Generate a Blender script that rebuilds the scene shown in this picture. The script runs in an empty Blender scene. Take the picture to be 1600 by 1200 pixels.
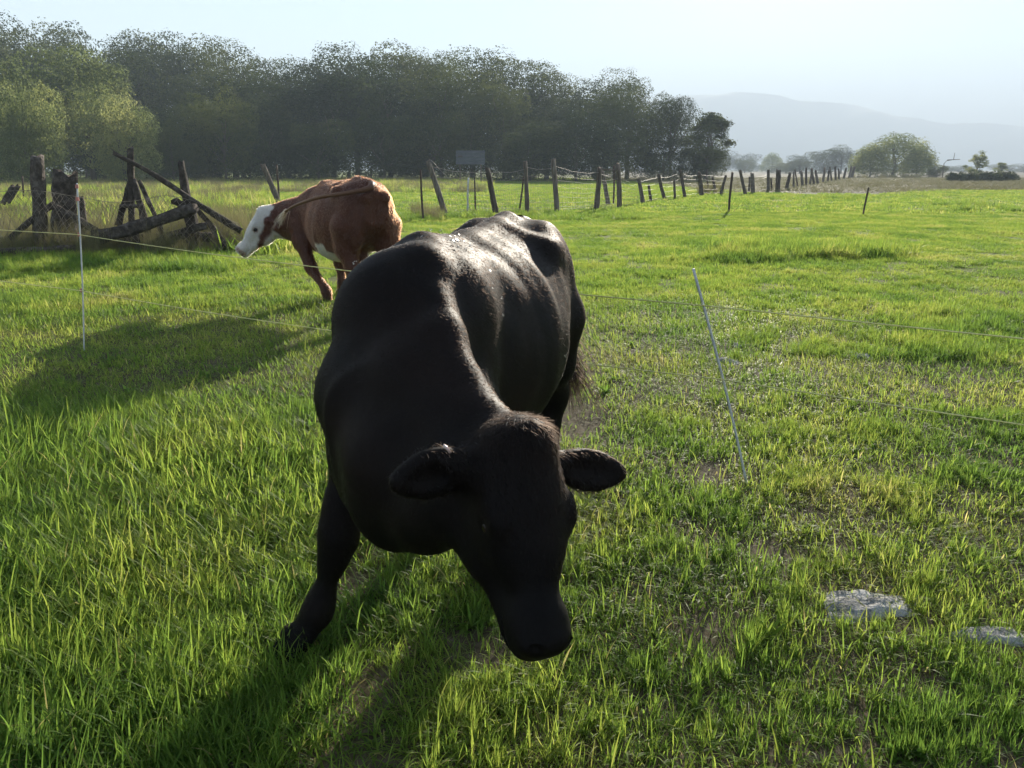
import bpy, bmesh, math, random
import numpy as np
from mathutils import Vector, Matrix

R = math.radians
rng = np.random.default_rng(7)
random.seed(7)
scene = bpy.context.scene
col = scene.collection

# ------------------------------------------------------------------ camera
CAM_H = 1.5
PITCH = 15.2
FPX = 1232.0                       # focal length in pixels of a 1600 px wide frame
cam_d = bpy.data.cameras.new('camera')
cam_d.sensor_width = 36.0
cam_d.lens = 36.0 * FPX / 1600.0
cam_d.clip_start = 0.05
cam_d.clip_end = 30000
cam = bpy.data.objects.new('camera', cam_d)
cam.location = (0, 0, CAM_H)
cam.rotation_euler = (R(90 - PITCH), 0, 0)
col.objects.link(cam)
scene.camera = cam

# ------------------------------------------------------------------ sky and sun
SUN_AZ, SUN_EL = 17.5, 17.4        # degrees right of straight ahead, above the horizon
world = bpy.data.worlds.new('World')
scene.world = world
world.use_nodes = True
wn = world.node_tree.nodes
wl = world.node_tree.links
bg = wn['Background']
sky = wn.new('ShaderNodeTexSky')
sky.sky_type = 'NISHITA'
sky.sun_disc = False
sky.sun_elevation = R(SUN_EL)
sky.sun_rotation = R(SUN_AZ)
sky.altitude = 2200
sky.air_density = 1.0
sky.dust_density = 0.6
sky.ozone_density = 1.3
wl.new(sky.outputs[0], bg.inputs[0])
bg.inputs[1].default_value = 0.05

sun_d = bpy.data.lights.new('sun', 'SUN')
sun_d.energy = 5.0
sun_d.angle = R(0.6)
sun_d.color = (1.0, 0.92, 0.78)
sun = bpy.data.objects.new('sun', sun_d)
a, e = R(SUN_AZ), R(SUN_EL)
to_sun = Vector((math.sin(a) * math.cos(e), math.cos(a) * math.cos(e), math.sin(e)))
sun.rotation_euler = (-to_sun).to_track_quat('-Z', 'Y').to_euler()
sun.location = (20, 60, 40)
col.objects.link(sun)

vs = scene.view_settings
vs.view_transform = 'Standard'
vs.look = 'None'
vs.exposure = 1.92
vs.gamma = 1.0
vs.use_curve_mapping = False
cy = scene.cycles
cy.max_bounces = 5
cy.diffuse_bounces = 3
cy.glossy_bounces = 2
cy.transmission_bounces = 4
cy.transparent_max_bounces = 6
cy.volume_bounces = 1
cy.use_denoising = True
cy.use_adaptive_sampling = True
cy.adaptive_threshold = 0.02
cy.sample_clamp_indirect = 4.0
cy.caustics_reflective = False
cy.caustics_refractive = False

# ------------------------------------------------------------------ where things stand
def ground_at(u, v, z=0.0):
    """the point at height z that the photograph shows at pixel (u, v) of 1600 x 1200"""
    p = R(PITCH)
    x = (u - 800) / FPX
    yv = -(v - 600) / FPX
    d = (x, math.cos(p) + yv * math.sin(p), -math.sin(p) + yv * math.cos(p))
    t = (z - CAM_H) / d[2]
    return Vector((d[0] * t, d[1] * t, z))

def at_depth(u, v, y):
    p = R(PITCH)
    x = (u - 800) / FPX
    yv = -(v - 600) / FPX
    d = (x, math.cos(p) + yv * math.sin(p), -math.sin(p) + yv * math.cos(p))
    t = y / d[1]
    return Vector((d[0] * t, y, CAM_H + d[2] * t))

# ------------------------------------------------------------------ helpers
def mesh_np(name, verts, faces_list):
    """faces_list: list of int arrays (n,k)"""
    verts = np.asarray(verts, dtype=np.float32)
    me = bpy.data.meshes.new(name)
    loops = np.concatenate([f.reshape(-1) for f in faces_list]).astype(np.int32)
    counts = np.concatenate([np.full(len(f), f.shape[1], dtype=np.int32) for f in faces_list])
    starts = np.concatenate([[0], np.cumsum(counts)[:-1]]).astype(np.int32)
    me.vertices.add(len(verts))
    me.vertices.foreach_set('co', verts.reshape(-1))
    me.loops.add(len(loops))
    me.loops.foreach_set('vertex_index', loops)
    me.polygons.add(len(counts))
    me.polygons.foreach_set('loop_start', starts)
    me.update(calc_edges=True)
    return me

def smooth(me):
    me.polygons.foreach_set('use_smooth', np.ones(len(me.polygons), dtype=bool))
    me.update()

def link(name, me, mat=None, parent=None, loc=None):
    o = bpy.data.objects.new(name, me)
    if mat is not None and me is not None:
        if not me.materials:
            me.materials.append(mat)
    col.objects.link(o)
    if parent is not None:
        o.parent = parent
    if loc is not None:
        o.location = loc
    return o

def tag(o, label=None, cat=None, group=None, kind=None):
    if label: o['label'] = label
    if cat: o['category'] = cat
    if group: o['group'] = group
    if kind: o['kind'] = kind
    return o

def empty(name, loc=(0, 0, 0), rz=0.0):
    o = bpy.data.objects.new(name, None)
    o.location = loc
    o.rotation_euler = (0, 0, rz)
    o.empty_display_size = 0.1
    col.objects.link(o)
    return o

def vnoise(x, y, seed=0):
    """smooth value noise in the plane, 0..1"""
    x = np.asarray(x, float); y = np.asarray(y, float)
    xi = np.floor(x).astype(np.int64); yi = np.floor(y).astype(np.int64)
    fx = x - xi; fy = y - yi
    fx = fx * fx * (3 - 2 * fx); fy = fy * fy * (3 - 2 * fy)
    def h(i, j):
        n = (i * 374761393 + j * 668265263 + seed * 974634777) & 0xffffffff
        n = ((n ^ (n >> 13)) * 1274126177) & 0xffffffff
        n = n ^ (n >> 16)
        return (n & 0xffff) / 65535.0
    return (h(xi, yi) * (1 - fx) + h(xi + 1, yi) * fx) * (1 - fy) + (h(xi, yi + 1) * (1 - fx) + h(xi + 1, yi + 1) * fx) * fy

def fbm(x, y, seed=0, octaves=3):
    s = 0; a = 0.5; t = 0
    for k in range(octaves):
        s = s + a * vnoise(np.asarray(x) * 2 ** k, np.asarray(y) * 2 ** k, seed + k); t += a; a *= 0.5
    return s / t

# ------------------------------------------------------------------ materials
def new_mat(name):
    m = bpy.data.materials.new(name)
    m.use_nodes = True
    nt = m.node_tree
    for n in list(nt.nodes): nt.nodes.remove(n)
    out = nt.nodes.new('ShaderNodeOutputMaterial')
    return m, nt, out

def N(nt, kind, **kw):
    n = nt.nodes.new(kind)
    for k, v in kw.items():
        if k.startswith('i_'):
            key = k[2:]
            key = int(key) if key.isdigit() else key.replace('_', ' ')
            n.inputs[key].default_value = v
        else:
            setattr(n, k, v)
    return n

def ramp(nt, stops, fac=None):
    r = nt.nodes.new('ShaderNodeValToRGB')
    el = r.color_ramp.elements
    while len(el) > 1: el.remove(el[-1])
    el[0].position = stops[0][0]; el[0].color = (*stops[0][1], 1)
    for p, c in stops[1:]:
        x = el.new(p); x.color = (*c, 1)
    if fac is not None: nt.links.new(fac, r.inputs[0])
    return r

def leafy(name, stops, noise_scale, trans=0.45, rough=0.6, spec=0.1, use_attr=None, obj_random=0.0, tv=1.45):
    """thin leaf or blade: reflects and lets light through"""
    m, nt, out = new_mat(name)
    L = nt.links
    geo = N(nt, 'ShaderNodeNewGeometry')
    nz = N(nt, 'ShaderNodeTexNoise', i_Scale=noise_scale, i_Detail=3.0)
    L.new(geo.outputs['Position'], nz.inputs['Vector'])
    fac = nz.outputs['Fac']
    if use_attr:
        at = N(nt, 'ShaderNodeAttribute', attribute_name=use_attr)
        mx = N(nt, 'ShaderNodeMath', operation='ADD')
        sb = N(nt, 'ShaderNodeMath', operation='MULTIPLY_ADD')
        L.new(at.outputs['Fac'], sb.inputs[0]); sb.inputs[1].default_value = 0.7; sb.inputs[2].default_value = -0.35
        L.new(fac, mx.inputs[0]); L.new(sb.outputs[0], mx.inputs[1])
        fac = mx.outputs[0]
    if obj_random:
        oi = N(nt, 'ShaderNodeObjectInfo')
        mx = N(nt, 'ShaderNodeMath', operation='ADD')
        sb = N(nt, 'ShaderNodeMath', operation='MULTIPLY_ADD')
        L.new(oi.outputs['Random'], sb.inputs[0]); sb.inputs[1].default_value = obj_random; sb.inputs[2].default_value = -obj_random / 2
        L.new(fac, mx.inputs[0]); L.new(sb.outputs[0], mx.inputs[1])
        fac = mx.outputs[0]
    rp = ramp(nt, stops, fac)
    pb = N(nt, 'ShaderNodeBsdfPrincipled')
    pb.inputs['Roughness'].default_value = rough
    pb.inputs['Specular IOR Level'].default_value = spec
    L.new(rp.outputs[0], pb.inputs['Base Color'])
    tr = N(nt, 'ShaderNodeBsdfTranslucent')
    hs = N(nt, 'ShaderNodeHueSaturation', i_Hue=0.487, i_Saturation=0.98, i_Value=tv)
    L.new(rp.outputs[0], hs.inputs['Color'])
    L.new(hs.outputs[0], tr.inputs['Color'])
    mix = N(nt, 'ShaderNodeMixShader')
    mix.inputs[0].default_value = trans
    L.new(pb.outputs[0], mix.inputs[1]); L.new(tr.outputs[0], mix.inputs[2])
    L.new(mix.outputs[0], out.inputs['Surface'])
    return m

def rough_mat(name, stops, scale=8.0, rough=0.85, bump=0.3, bump_scale=None, stretch=None, metallic=0.0, spec=0.3, coords='Object', obj_random=0.0, dist=0.02):
    m, nt, out = new_mat(name)
    L = nt.links
    tc = N(nt, 'ShaderNodeTexCoord')
    src = tc.outputs['Object']
    if coords == 'World':
        src = N(nt, 'ShaderNodeNewGeometry').outputs['Position']
    if stretch:
        mp = N(nt, 'ShaderNodeMapping'); mp.inputs['Scale'].default_value = stretch
        L.new(src, mp.inputs['Vector']); src = mp.outputs[0]
    nz = N(nt, 'ShaderNodeTexNoise', i_Scale=scale, i_Detail=6.0, i_Roughness=0.65)
    L.new(src, nz.inputs['Vector'])
    fac = nz.outputs['Fac']
    if obj_random:
        oi = N(nt, 'ShaderNodeObjectInfo')
        sb = N(nt, 'ShaderNodeMath', operation='MULTIPLY_ADD')
        mx = N(nt, 'ShaderNodeMath', operation='ADD')
        L.new(oi.outputs['Random'], sb.inputs[0]); sb.inputs[1].default_value = obj_random; sb.inputs[2].default_value = -obj_random / 2
        L.new(fac, mx.inputs[0]); L.new(sb.outputs[0], mx.inputs[1]); fac = mx.outputs[0]
    rp = ramp(nt, stops, fac)
    pb = N(nt, 'ShaderNodeBsdfPrincipled')
    pb.inputs['Roughness'].default_value = rough
    pb.inputs['Metallic'].default_value = metallic
    pb.inputs['Specular IOR Level'].default_value = spec
    L.new(rp.outputs[0], pb.inputs['Base Color'])
    if bump:
        n2 = N(nt, 'ShaderNodeTexNoise', i_Scale=bump_scale or scale * 3, i_Detail=5.0)
        L.new(src, n2.inputs['Vector'])
        bp = N(nt, 'ShaderNodeBump', i_Strength=bump, i_Distance=dist)
        L.new(n2.outputs['Fac'], bp.inputs['Height']); L.new(bp.outputs[0], pb.inputs['Normal'])
    L.new(pb.outputs[0], out.inputs['Surface'])
    return m

M = {}
M['grass'] = leafy('grass_blade', [(0.22, (0.060, 0.125, 0.018)), (0.42, (0.115, 0.190, 0.026)), (0.60, (0.190, 0.240, 0.036)), (0.80, (0.32, 0.29, 0.10))],
                   0.9, trans=0.58, rough=0.5, spec=0.13, use_attr='tone', tv=2.35)
M['dry_stem'] = leafy('dry_stem', [(0.3, (0.15, 0.15, 0.06)), (0.55, (0.22, 0.20, 0.095)), (0.75, (0.12, 0.16, 0.045))], 0.35, trans=0.4, use_attr='tone')
M['leaf_forest'] = leafy('forest_leaf', [(0.25, (0.022, 0.033, 0.014)), (0.5, (0.038, 0.054, 0.018)), (0.75, (0.068, 0.083, 0.026))], 0.08, trans=0.42, rough=0.75, obj_random=0.6, use_attr='tone', tv=1.8)
M['leaf_willow'] = leafy('willow_leaf', [(0.25, (0.080, 0.105, 0.038)), (0.5, (0.13, 0.160, 0.055)), (0.75, (0.21, 0.225, 0.078))], 0.2, trans=0.5, rough=0.75, obj_random=0.25, use_attr='tone', tv=2.1)
M['leaf_hedge'] = leafy('hedge_leaf', [(0.3, (0.030, 0.042, 0.015)), (0.7, (0.07, 0.085, 0.03))], 0.4, trans=0.35, use_attr='tone')
M['bark'] = rough_mat('bark', [(0.3, (0.05, 0.042, 0.034)), (0.7, (0.16, 0.13, 0.105))], 3.0, 0.95, 0.6, 9.0, (1, 1, 0.25), dist=0.05)
M['old_wood'] = rough_mat('weathered_wood', [(0.3, (0.045, 0.034, 0.026)), (0.5, (0.11, 0.085, 0.066)), (0.72, (0.24, 0.20, 0.165))], 14.0, 0.9, 0.9, 30.0, (1, 1, 0.12), obj_random=0.2, dist=0.02)
M['log_wood'] = rough_mat('weathered_log', [(0.3, (0.030, 0.024, 0.019)), (0.5, (0.075, 0.060, 0.048)), (0.74, (0.19, 0.16, 0.135))], 9.0, 0.95, 1.0, 22.0, obj_random=0.15, dist=0.03)
M['steel'] = rough_mat('rusty_steel', [(0.35, (0.05, 0.035, 0.028)), (0.65, (0.13, 0.09, 0.065))], 30.0, 0.7, 0.2, metallic=0.4)
M['wire'] = rough_mat('galvanised_wire', [(0.35, (0.20, 0.18, 0.16)), (0.65, (0.36, 0.33, 0.29))], 40.0, 0.6, 0.0, metallic=0.4)
M['rust_wire'] = rough_mat('rusty_wire', [(0.35, (0.13, 0.105, 0.08)), (0.65, (0.26, 0.22, 0.17))], 12.0, 0.75, 0.0)
M['polywire'] = rough_mat('yellow_polywire', [(0.4, (0.72, 0.66, 0.22)), (0.6, (0.82, 0.76, 0.36))], 60.0, 0.5, 0.0)
M['fibre'] = rough_mat('white_fibreglass', [(0.35, (0.50, 0.51, 0.50)), (0.65, (0.66, 0.66, 0.63))], 25.0, 0.45, 0.1)
M['clip'] = rough_mat('red_plastic', [(0.4, (0.35, 0.10, 0.07)), (0.6, (0.5, 0.2, 0.16))], 25.0, 0.5, 0.0)
M['board'] = rough_mat('grey_board', [(0.35, (0.075, 0.08, 0.095)), (0.65, (0.125, 0.13, 0.15))], 1.2, 0.8, 0.1, stretch=(1, 1, 5))
M['stone'] = rough_mat('pale_stone', [(0.32, (0.15, 0.145, 0.13)), (0.5, (0.33, 0.32, 0.30)), (0.68, (0.52, 0.51, 0.49))], 13.0, 0.95, 1.0, 60.0, dist=0.03)
M['mountain'] = rough_mat('mountain_rock', [(0.35, (0.12, 0.12, 0.09)), (0.65, (0.24, 0.22, 0.17))], 0.004, 0.95, 0.0, coords='World')
M['pole'] = rough_mat('pole_wood', [(0.35, (0.10, 0.09, 0.08)), (0.65, (0.16, 0.14, 0.12))], 4.0, 0.9, 0.0)
# ------------------------------------------------------------------ ground
def bare(x, y):
    """worn places in the turf, 0..1"""
    b = np.zeros_like(x)
    for u, v, ru, rv in ((1130, 985, 95, 55), (1540, 1165, 120, 60), (1350, 950, 84, 34), (1550, 999, 60, 24), (1105, 738, 45, 26), (905, 655, 60, 40),
                         (1210, 858, 45, 22), (590, 1055, 90, 55), (560, 900, 50, 40), (1270, 1110, 45, 25), (760, 1010, 110, 50)):
        c = ground_at(u, v); e = ground_at(u + ru, v); g = ground_at(u, v - rv)
        rx = max(abs(e.x - c.x), .05); ry = max(abs(g.y - c.y), .05)
        b = np.maximum(b, 1 - ((x - c.x) / rx) ** 2 - ((y - c.y) / ry) ** 2)
    b = np.clip(b * 1.1, 0, 1)
    sp = np.clip((fbm(x * 2.3, y * 2.3, 40) - .60) * 6, 0, 1) * np.clip((x + 1.2) / 1.0, 0, 1)
    return np.maximum(b * .97, sp * .30)

def soil_h(x, y):
    near = np.clip((60 - np.hypot(x, y)) / 30, 0, 1)
    return near * (.05 * (fbm(x * .45, y * .45, 11) - .5) + .035 * (fbm(x * 2.0, y * 2.0, 12) - .5))

def ground():
    # rings of finer cells near the camera, stretched out to the horizon
    g = lambda a, b, n: np.linspace(a, b, n)
    xs = np.concatenate([[-7000, -4000, -1500, -600, -250, -120, -60, -30], g(-16, 16, 260), [30, 60, 120, 250, 600, 1500, 4000, 7000]])
    ys = np.concatenate([[-400, -60, -12, -4], g(-1, 18, 170), g(18.5, 60, 60), [90, 140, 220, 400, 800, 1500, 2400, 4000, 6000]])
    X, Y = np.meshgrid(xs, ys)
    Z = soil_h(X, Y)
    V = np.stack([X, Y, Z], -1).reshape(-1, 3)
    nx, ny = len(xs), len(ys)
    i = np.arange(nx * ny).reshape(ny, nx)
    F = np.stack([i[:-1, :-1], i[:-1, 1:], i[1:, 1:], i[1:, :-1]], -1).reshape(-1, 4)
    me = mesh_np('ground', V, [F]); smooth(me)
    m, nt, out = new_mat('pasture_soil')
    L = nt.links
    geo = N(nt, 'ShaderNodeNewGeometry')
    n1 = N(nt, 'ShaderNodeTexNoise', i_Scale=26.0, i_Detail=8.0, i_Roughness=.7)
    n2 = N(nt, 'ShaderNodeTexNoise', i_Scale=.09, i_Detail=6.0, i_Roughness=.6)
    n3 = N(nt, 'ShaderNodeTexNoise', i_Scale=1.6, i_Detail=6.0, i_Roughness=.7)
    for n_ in (n1, n2, n3): L.new(geo.outputs['Position'], n_.inputs['Vector'])
    soil = ramp(nt, [(.3, (.045, .036, .022)), (.5, (.105, .082, .05)), (.72, (.20, .165, .11))], n1.outputs['Fac'])
    turf = ramp(nt, [(.3, (.095, .135, .022)), (.5, (.16, .195, .034)), (.66, (.24, .235, .075))], n2.outputs['Fac'])
    t3 = ramp(nt, [(.3, (.55, .55, .55)), (.7, (1.25, 1.25, 1.2))], n3.outputs['Fac'])
    mu = N(nt, 'ShaderNodeMix', data_type='RGBA', blend_type='MULTIPLY'); mu.inputs[0].default_value = 1
    L.new(turf.outputs[0], mu.inputs[6]); L.new(t3.outputs[0], mu.inputs[7])
    sep = N(nt, 'ShaderNodeSeparateXYZ'); L.new(geo.outputs['Position'], sep.inputs[0])
    # dry tan stubble in the far field to the right, past the green pasture
    mr = N(nt, 'ShaderNodeMapRange'); mr.inputs[1].default_value = 52; mr.inputs[2].default_value = 62
    nn = N(nt, 'ShaderNodeMath', operation='MULTIPLY_ADD'); L.new(n2.outputs['Fac'], nn.inputs[0]); nn.inputs[1].default_value = 22.0
    L.new(sep.outputs[1], nn.inputs[2])
    L.new(nn.outputs[0], mr.inputs[0])
    mrx = N(nt, 'ShaderNodeMapRange'); mrx.inputs[1].default_value = 12; mrx.inputs[2].default_value = 24; L.new(sep.outputs[0], mrx.inputs[0])
    pr = N(nt, 'ShaderNodeMath', operation='MULTIPLY'); L.new(mr.outputs[0], pr.inputs[0]); L.new(mrx.outputs[0], pr.inputs[1])
    dry = ramp(nt, [(.3, (.065, .058, .034)), (.7, (.13, .115, .07))], n3.outputs['Fac'])
    mx = N(nt, 'ShaderNodeMix', data_type='RGBA'); L.new(pr.outputs[0], mx.inputs[0]); L.new(mu.outputs[2], mx.inputs[6]); L.new(dry.outputs[0], mx.inputs[7])
    # bare soil between the blades close by, turf colour where blades are too fine to see
    far = N(nt, 'ShaderNodeMapRange'); far.inputs[1].default_value = 6; far.inputs[2].default_value = 15; L.new(sep.outputs[1], far.inputs[0])
    m2 = N(nt, 'ShaderNodeMix', data_type='RGBA'); L.new(far.outputs[0], m2.inputs[0]); L.new(soil.outputs[0], m2.inputs[6]); L.new(mx.outputs[2], m2.inputs[7])
    pb = N(nt, 'ShaderNodeBsdfPrincipled'); pb.inputs['Roughness'].default_value = .95; pb.inputs['Specular IOR Level'].default_value = .1
    L.new(m2.outputs[2], pb.inputs['Base Color'])
    bp = N(nt, 'ShaderNodeBump', i_Strength=.7, i_Distance=.02); L.new(n1.outputs['Fac'], bp.inputs['Height']); L.new(bp.outputs[0], pb.inputs['Normal'])
    L.new(pb.outputs[0], out.inputs['Surface'])
    o = link('ground', me, m)
    tag(o, 'green pasture ground reaching to the horizon', kind='structure')

ground()

# ------------------------------------------------------------------ grass
def blades(x, y, z, h, w, az, lean, bend, tone, segs=3):
    """curved tapering blades; returns verts, faces, tone per vertex"""
    n = len(x)
    ts = np.linspace(0, 1, segs + 1)
    dx, dy = np.cos(az), np.sin(az)
    V = []
    for k, t in enumerate(ts):
        ang = lean + bend * t
        # integrate the arc roughly
        hor = h * (np.sin(lean) * t + (np.sin(lean + bend) - np.sin(lean)) * t * t * .5)
        ver = h * (np.cos(lean) * t + (np.cos(lean + bend) - np.cos(lean)) * t * t * .5)
        cx, cy_, cz = x + dx * hor, y + dy * hor, z + ver
        if k < segs:
            ww = w * (1 - .55 * t ** 1.5) * (0.75 if k == 0 else 1) * .5
            V.append(np.stack([cx - dy * ww, cy_ + dx * ww, cz], 1))
            V.append(np.stack([cx + dy * ww, cy_ - dx * ww, cz], 1))
        else:
            V.append(np.stack([cx, cy_, cz], 1))
    m = 2 * segs + 1
    V = np.stack(V, 1).reshape(-1, 3)
    b = (np.arange(n) * m)[:, None]
    quads = np.concatenate([b + np.array([[2 * k, 2 * k + 1, 2 * k + 3, 2 * k + 2]]) for k in range(segs - 1)]) if segs > 1 else None
    tris = b + np.array([[2 * segs - 2, 2 * segs - 1, 2 * segs]])
    return V, ([quads, tris] if quads is not None else [tris]), np.repeat(tone, m)

def add_tone(me, tone):
    at = me.attributes.new('tone', 'FLOAT', 'POINT')
    at.data.foreach_set('value', tone.astype(np.float32))

def lush(x, y):
    """tall lush grass on the left, shorter and thinner turf on the right; 0..1"""
    s = np.clip((-.15 - x) / 1.6, 0, 1)
    near = np.clip((5.6 - y) / 1.6, 0, 1)
    return np.clip(.12 + .95 * s * near + .55 * (fbm(x * .9, y * .9, 21) - .5), 0, 1)

def near_grass():
    r = np.random.default_rng(11)
    xs, ys, ks, az0 = [], [], [], []
    y_edges = np.arange(1.0, 9.6, .2)
    for y0 in y_edges:
        hw = .68 * (y0 + .45) + .80
        dens = np.interp(y0, [1, 3, 5, 9.5], [10500, 9800, 7000, 4600])
        n = int(dens * .2 * 2 * hw)
        # tufts: blades gathered round a crown
        nt_ = n // 16
        cx = r.uniform(-hw, hw, nt_); cy_ = r.uniform(y0, y0 + .2, nt_)
        k = r.integers(0, nt_, int(n * .72))
        sp = r.normal(0, .022, (len(k), 2))
        xs += [cx[k] + sp[:, 0], r.uniform(-hw, hw, n - len(k))]
        ys += [cy_[k] + sp[:, 1], r.uniform(y0, y0 + .2, n - len(k))]
        az0 += [np.arctan2(sp[:, 1], sp[:, 0]) + r.normal(0, .7, len(k)), r.uniform(0, 6.283, n - len(k))]
        ks += [(cx[k] * 7919 + cy_[k] * 104729), r.uniform(0, 1e4, n - len(k))]
    x = np.concatenate(xs); y = np.concatenate(ys); kk = np.concatenate(ks); az0 = np.concatenate(az0)
    tuft = np.abs(np.sin(kk * 12.9898)) % 1.0
    keep = r.random(len(x)) > np.clip(bare(x, y) * 1.05, 0, .95)
    lu = lush(x, y)
    keep &= r.random(len(x)) < .62 + .38 * np.clip(lu + .3, 0, 1)
    x, y, lu, tuft, az0 = x[keep], y[keep], lu[keep], tuft[keep], az0[keep]
    n = len(x)
    h = (.058 + .070 * lu) * (.55 + .85 * tuft) * r.uniform(.5, 1.4, n)
    long_ = r.random(n) < .03
    h[long_] *= 1.55
    w = r.uniform(.0022, .0058, n) * (1 + .45 * lu) * np.interp(y, [2, 9], [1, 1.5])
    comb = 6.283 * fbm(x * .8, y * .8, 61)            # the way the sward leans
    az = np.where(r.random(n) < .35, comb + r.normal(0, .6, n), az0)
    lean = np.abs(r.normal(.40, .38, n)) + .25 * (1 - lu) * r.random(n)
    bend = np.abs(r.normal(1.25, .7, n))
    tone = .42 + .30 * (r.random(n) - .5) + .25 * (tuft - .5) - .18 * lu
    dead = r.random(n) < .045
    tone[dead] = r.uniform(.95, 1.35, dead.sum()); bend[dead] += .5
    for sel, sg, lb in ((y < 4.2, 3, 'lush green pasture grass around the black cow in the foreground'), (y >= 4.2, 2, 'green pasture grass between the two cows and behind the white post')):
        V, F, T = blades(x[sel], y[sel], soil_h(x[sel], y[sel]) - .004, h[sel], w[sel], az[sel], lean[sel], bend[sel], tone[sel], sg)
        me = mesh_np('grass', V, F); add_tone(me, T)
        tag(link('grass', me, M['grass']), lb, 'grass', kind='stuff')
    # dry litter lying on the worn places
    n = 26000
    x = r.uniform(-3.5, 4.0, n); y = r.uniform(1.4, 6, n)
    kp = r.random(n) < bare(x, y)
    x, y = x[kp], y[kp]; n = len(x)
    V, F, T = blades(x, y, soil_h(x, y) + .004, r.uniform(.03, .08, n), r.uniform(.0015, .003, n), r.uniform(0, 6.28, n), r.uniform(1.2, 1.5, n), r.uniform(-.1, .25, n), r.uniform(.1, .6, n), 2)
    me = mesh_np('dry_litter', V, F); add_tone(me, T)
    tag(link('dry_litter', me, M['dry_stem']), 'dry straw litter on worn patches of turf', 'straw', kind='stuff')

near_grass()

variants = {}
def patch_collection(name, size, n, hr, wr, seed, count, mat, lean=.3, bend=.7, tone_c=.45, segs=2, tufts=40):
    c = bpy.data.collections.new(name)
    for k in range(count):
        r = np.random.default_rng(seed + k)
        cx = r.uniform(-size / 2, size / 2, tufts); cy_ = r.uniform(-size / 2, size / 2, tufts); ct = r.random(tufts)
        i = r.integers(0, tufts, n)
        loose = r.random(n) < .45
        x = np.where(loose, r.uniform(-size / 2, size / 2, n), cx[i] + r.normal(0, size * .035, n))
        y = np.where(loose, r.uniform(-size / 2, size / 2, n), cy_[i] + r.normal(0, size * .035, n))
        tt = np.where(loose, .3, ct[i])
        h = r.uniform(hr[0], hr[1], n) * (.6 + .8 * tt)
        V, F, T = blades(x, y, np.full(n, -.01), h, r.uniform(wr[0], wr[1], n), r.uniform(0, 6.283, n), np.abs(r.normal(lean, .25, n)), np.abs(r.normal(bend, .4, n)),
                         tone_c + .35 * (r.random(n) - .5) + .2 * (tt - .5), segs)
        me = mesh_np(name, V, F); add_tone(me, T); me.materials.append(mat)
        c.objects.link(bpy.data.objects.new(name, me))
    return c

def scatter(name, pts, scl, coll, nvar, seed, label, cat, rotz=None):
    """one stuff object that sows copies of small clumps"""
    r = np.random.default_rng(seed)
    n = len(pts)
    me = bpy.data.meshes.new(name)
    me.vertices.add(n)
    me.vertices.foreach_set('co', np.asarray(pts, np.float32).reshape(-1))
    rot = np.zeros((n, 3), np.float32); rot[:, 2] = r.uniform(0, 6.283, n)
    a1 = me.attributes.new('rot', 'FLOAT_VECTOR', 'POINT'); a1.data.foreach_set('vector', rot.reshape(-1))
    a2 = me.attributes.new('scl', 'FLOAT_VECTOR', 'POINT'); a2.data.foreach_set('vector', np.asarray(scl, np.float32).reshape(-1))
    a3 = me.attributes.new('pick', 'INT', 'POINT'); a3.data.foreach_set('value', r.integers(0, nvar, n).astype(np.int32))
    o = link(name, me)
    ng = bpy.data.node_groups.new(name, 'GeometryNodeTree')
    ng.interface.new_socket('Geometry', in_out='INPUT', socket_type='NodeSocketGeometry')
    ng.interface.new_socket('Geometry', in_out='OUTPUT', socket_type='NodeSocketGeometry')
    nd = ng.nodes
    gi, go = nd.new('NodeGroupInput'), nd.new('NodeGroupOutput')
    ip = nd.new('GeometryNodeInstanceOnPoints')
    ci = nd.new('GeometryNodeCollectionInfo'); ci.inputs[0].default_value = coll; ci.inputs['Separate Children'].default_value = True; ci.inputs['Reset Children'].default_value = True
    def attr(nm, ty):
        x = nd.new('GeometryNodeInputNamedAttribute'); x.data_type = ty; x.inputs[0].default_value = nm; return x.outputs[0]
    e2r = nd.new('FunctionNodeEulerToRotation')
    ng.links.new(attr('rot', 'FLOAT_VECTOR'), e2r.inputs[0])
    ng.links.new(gi.outputs[0], ip.inputs['Points']); ng.links.new(ci.outputs[0], ip.inputs['Instance'])
    ip.inputs['Pick Instance'].default_value = True
    ng.links.new(attr('pick', 'INT'), ip.inputs['Instance Index']); ng.links.new(e2r.outputs[0], ip.inputs['Rotation']); ng.links.new(attr('scl', 'FLOAT_VECTOR'), ip.inputs['Scale'])
    ng.links.new(ip.outputs[0], go.inputs[0])
    md = o.modifiers.new('sow', 'NODES'); md.node_group = ng
    tag(o, label, cat, kind='stuff')
    return o

def jitter_grid(y0, y1, step, k, pad, r, x_lo=None):
    P = []
    for y in np.arange(y0, y1, step):
        hw = k * y + pad
        lo = -hw if x_lo is None else max(-hw, x_lo)
        xs = np.arange(lo, hw, step)
        P.append(np.stack([xs + r.uniform(-.4, .4, len(xs)) * step, np.full(len(xs), y) + r.uniform(-.4, .4, len(xs)) * step, np.zeros(len(xs))], 1))
    return np.concatenate(P)

# where the old fence runs, as x(y): the pasture is on its right
FA, FB = ground_at(870, 333), ground_at(1097, 305)
def fence_x(y):
    t = (y - FA.y) / (FB.y - FA.y)
    return FA.x + (FB.x - FA.x) * t

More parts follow.
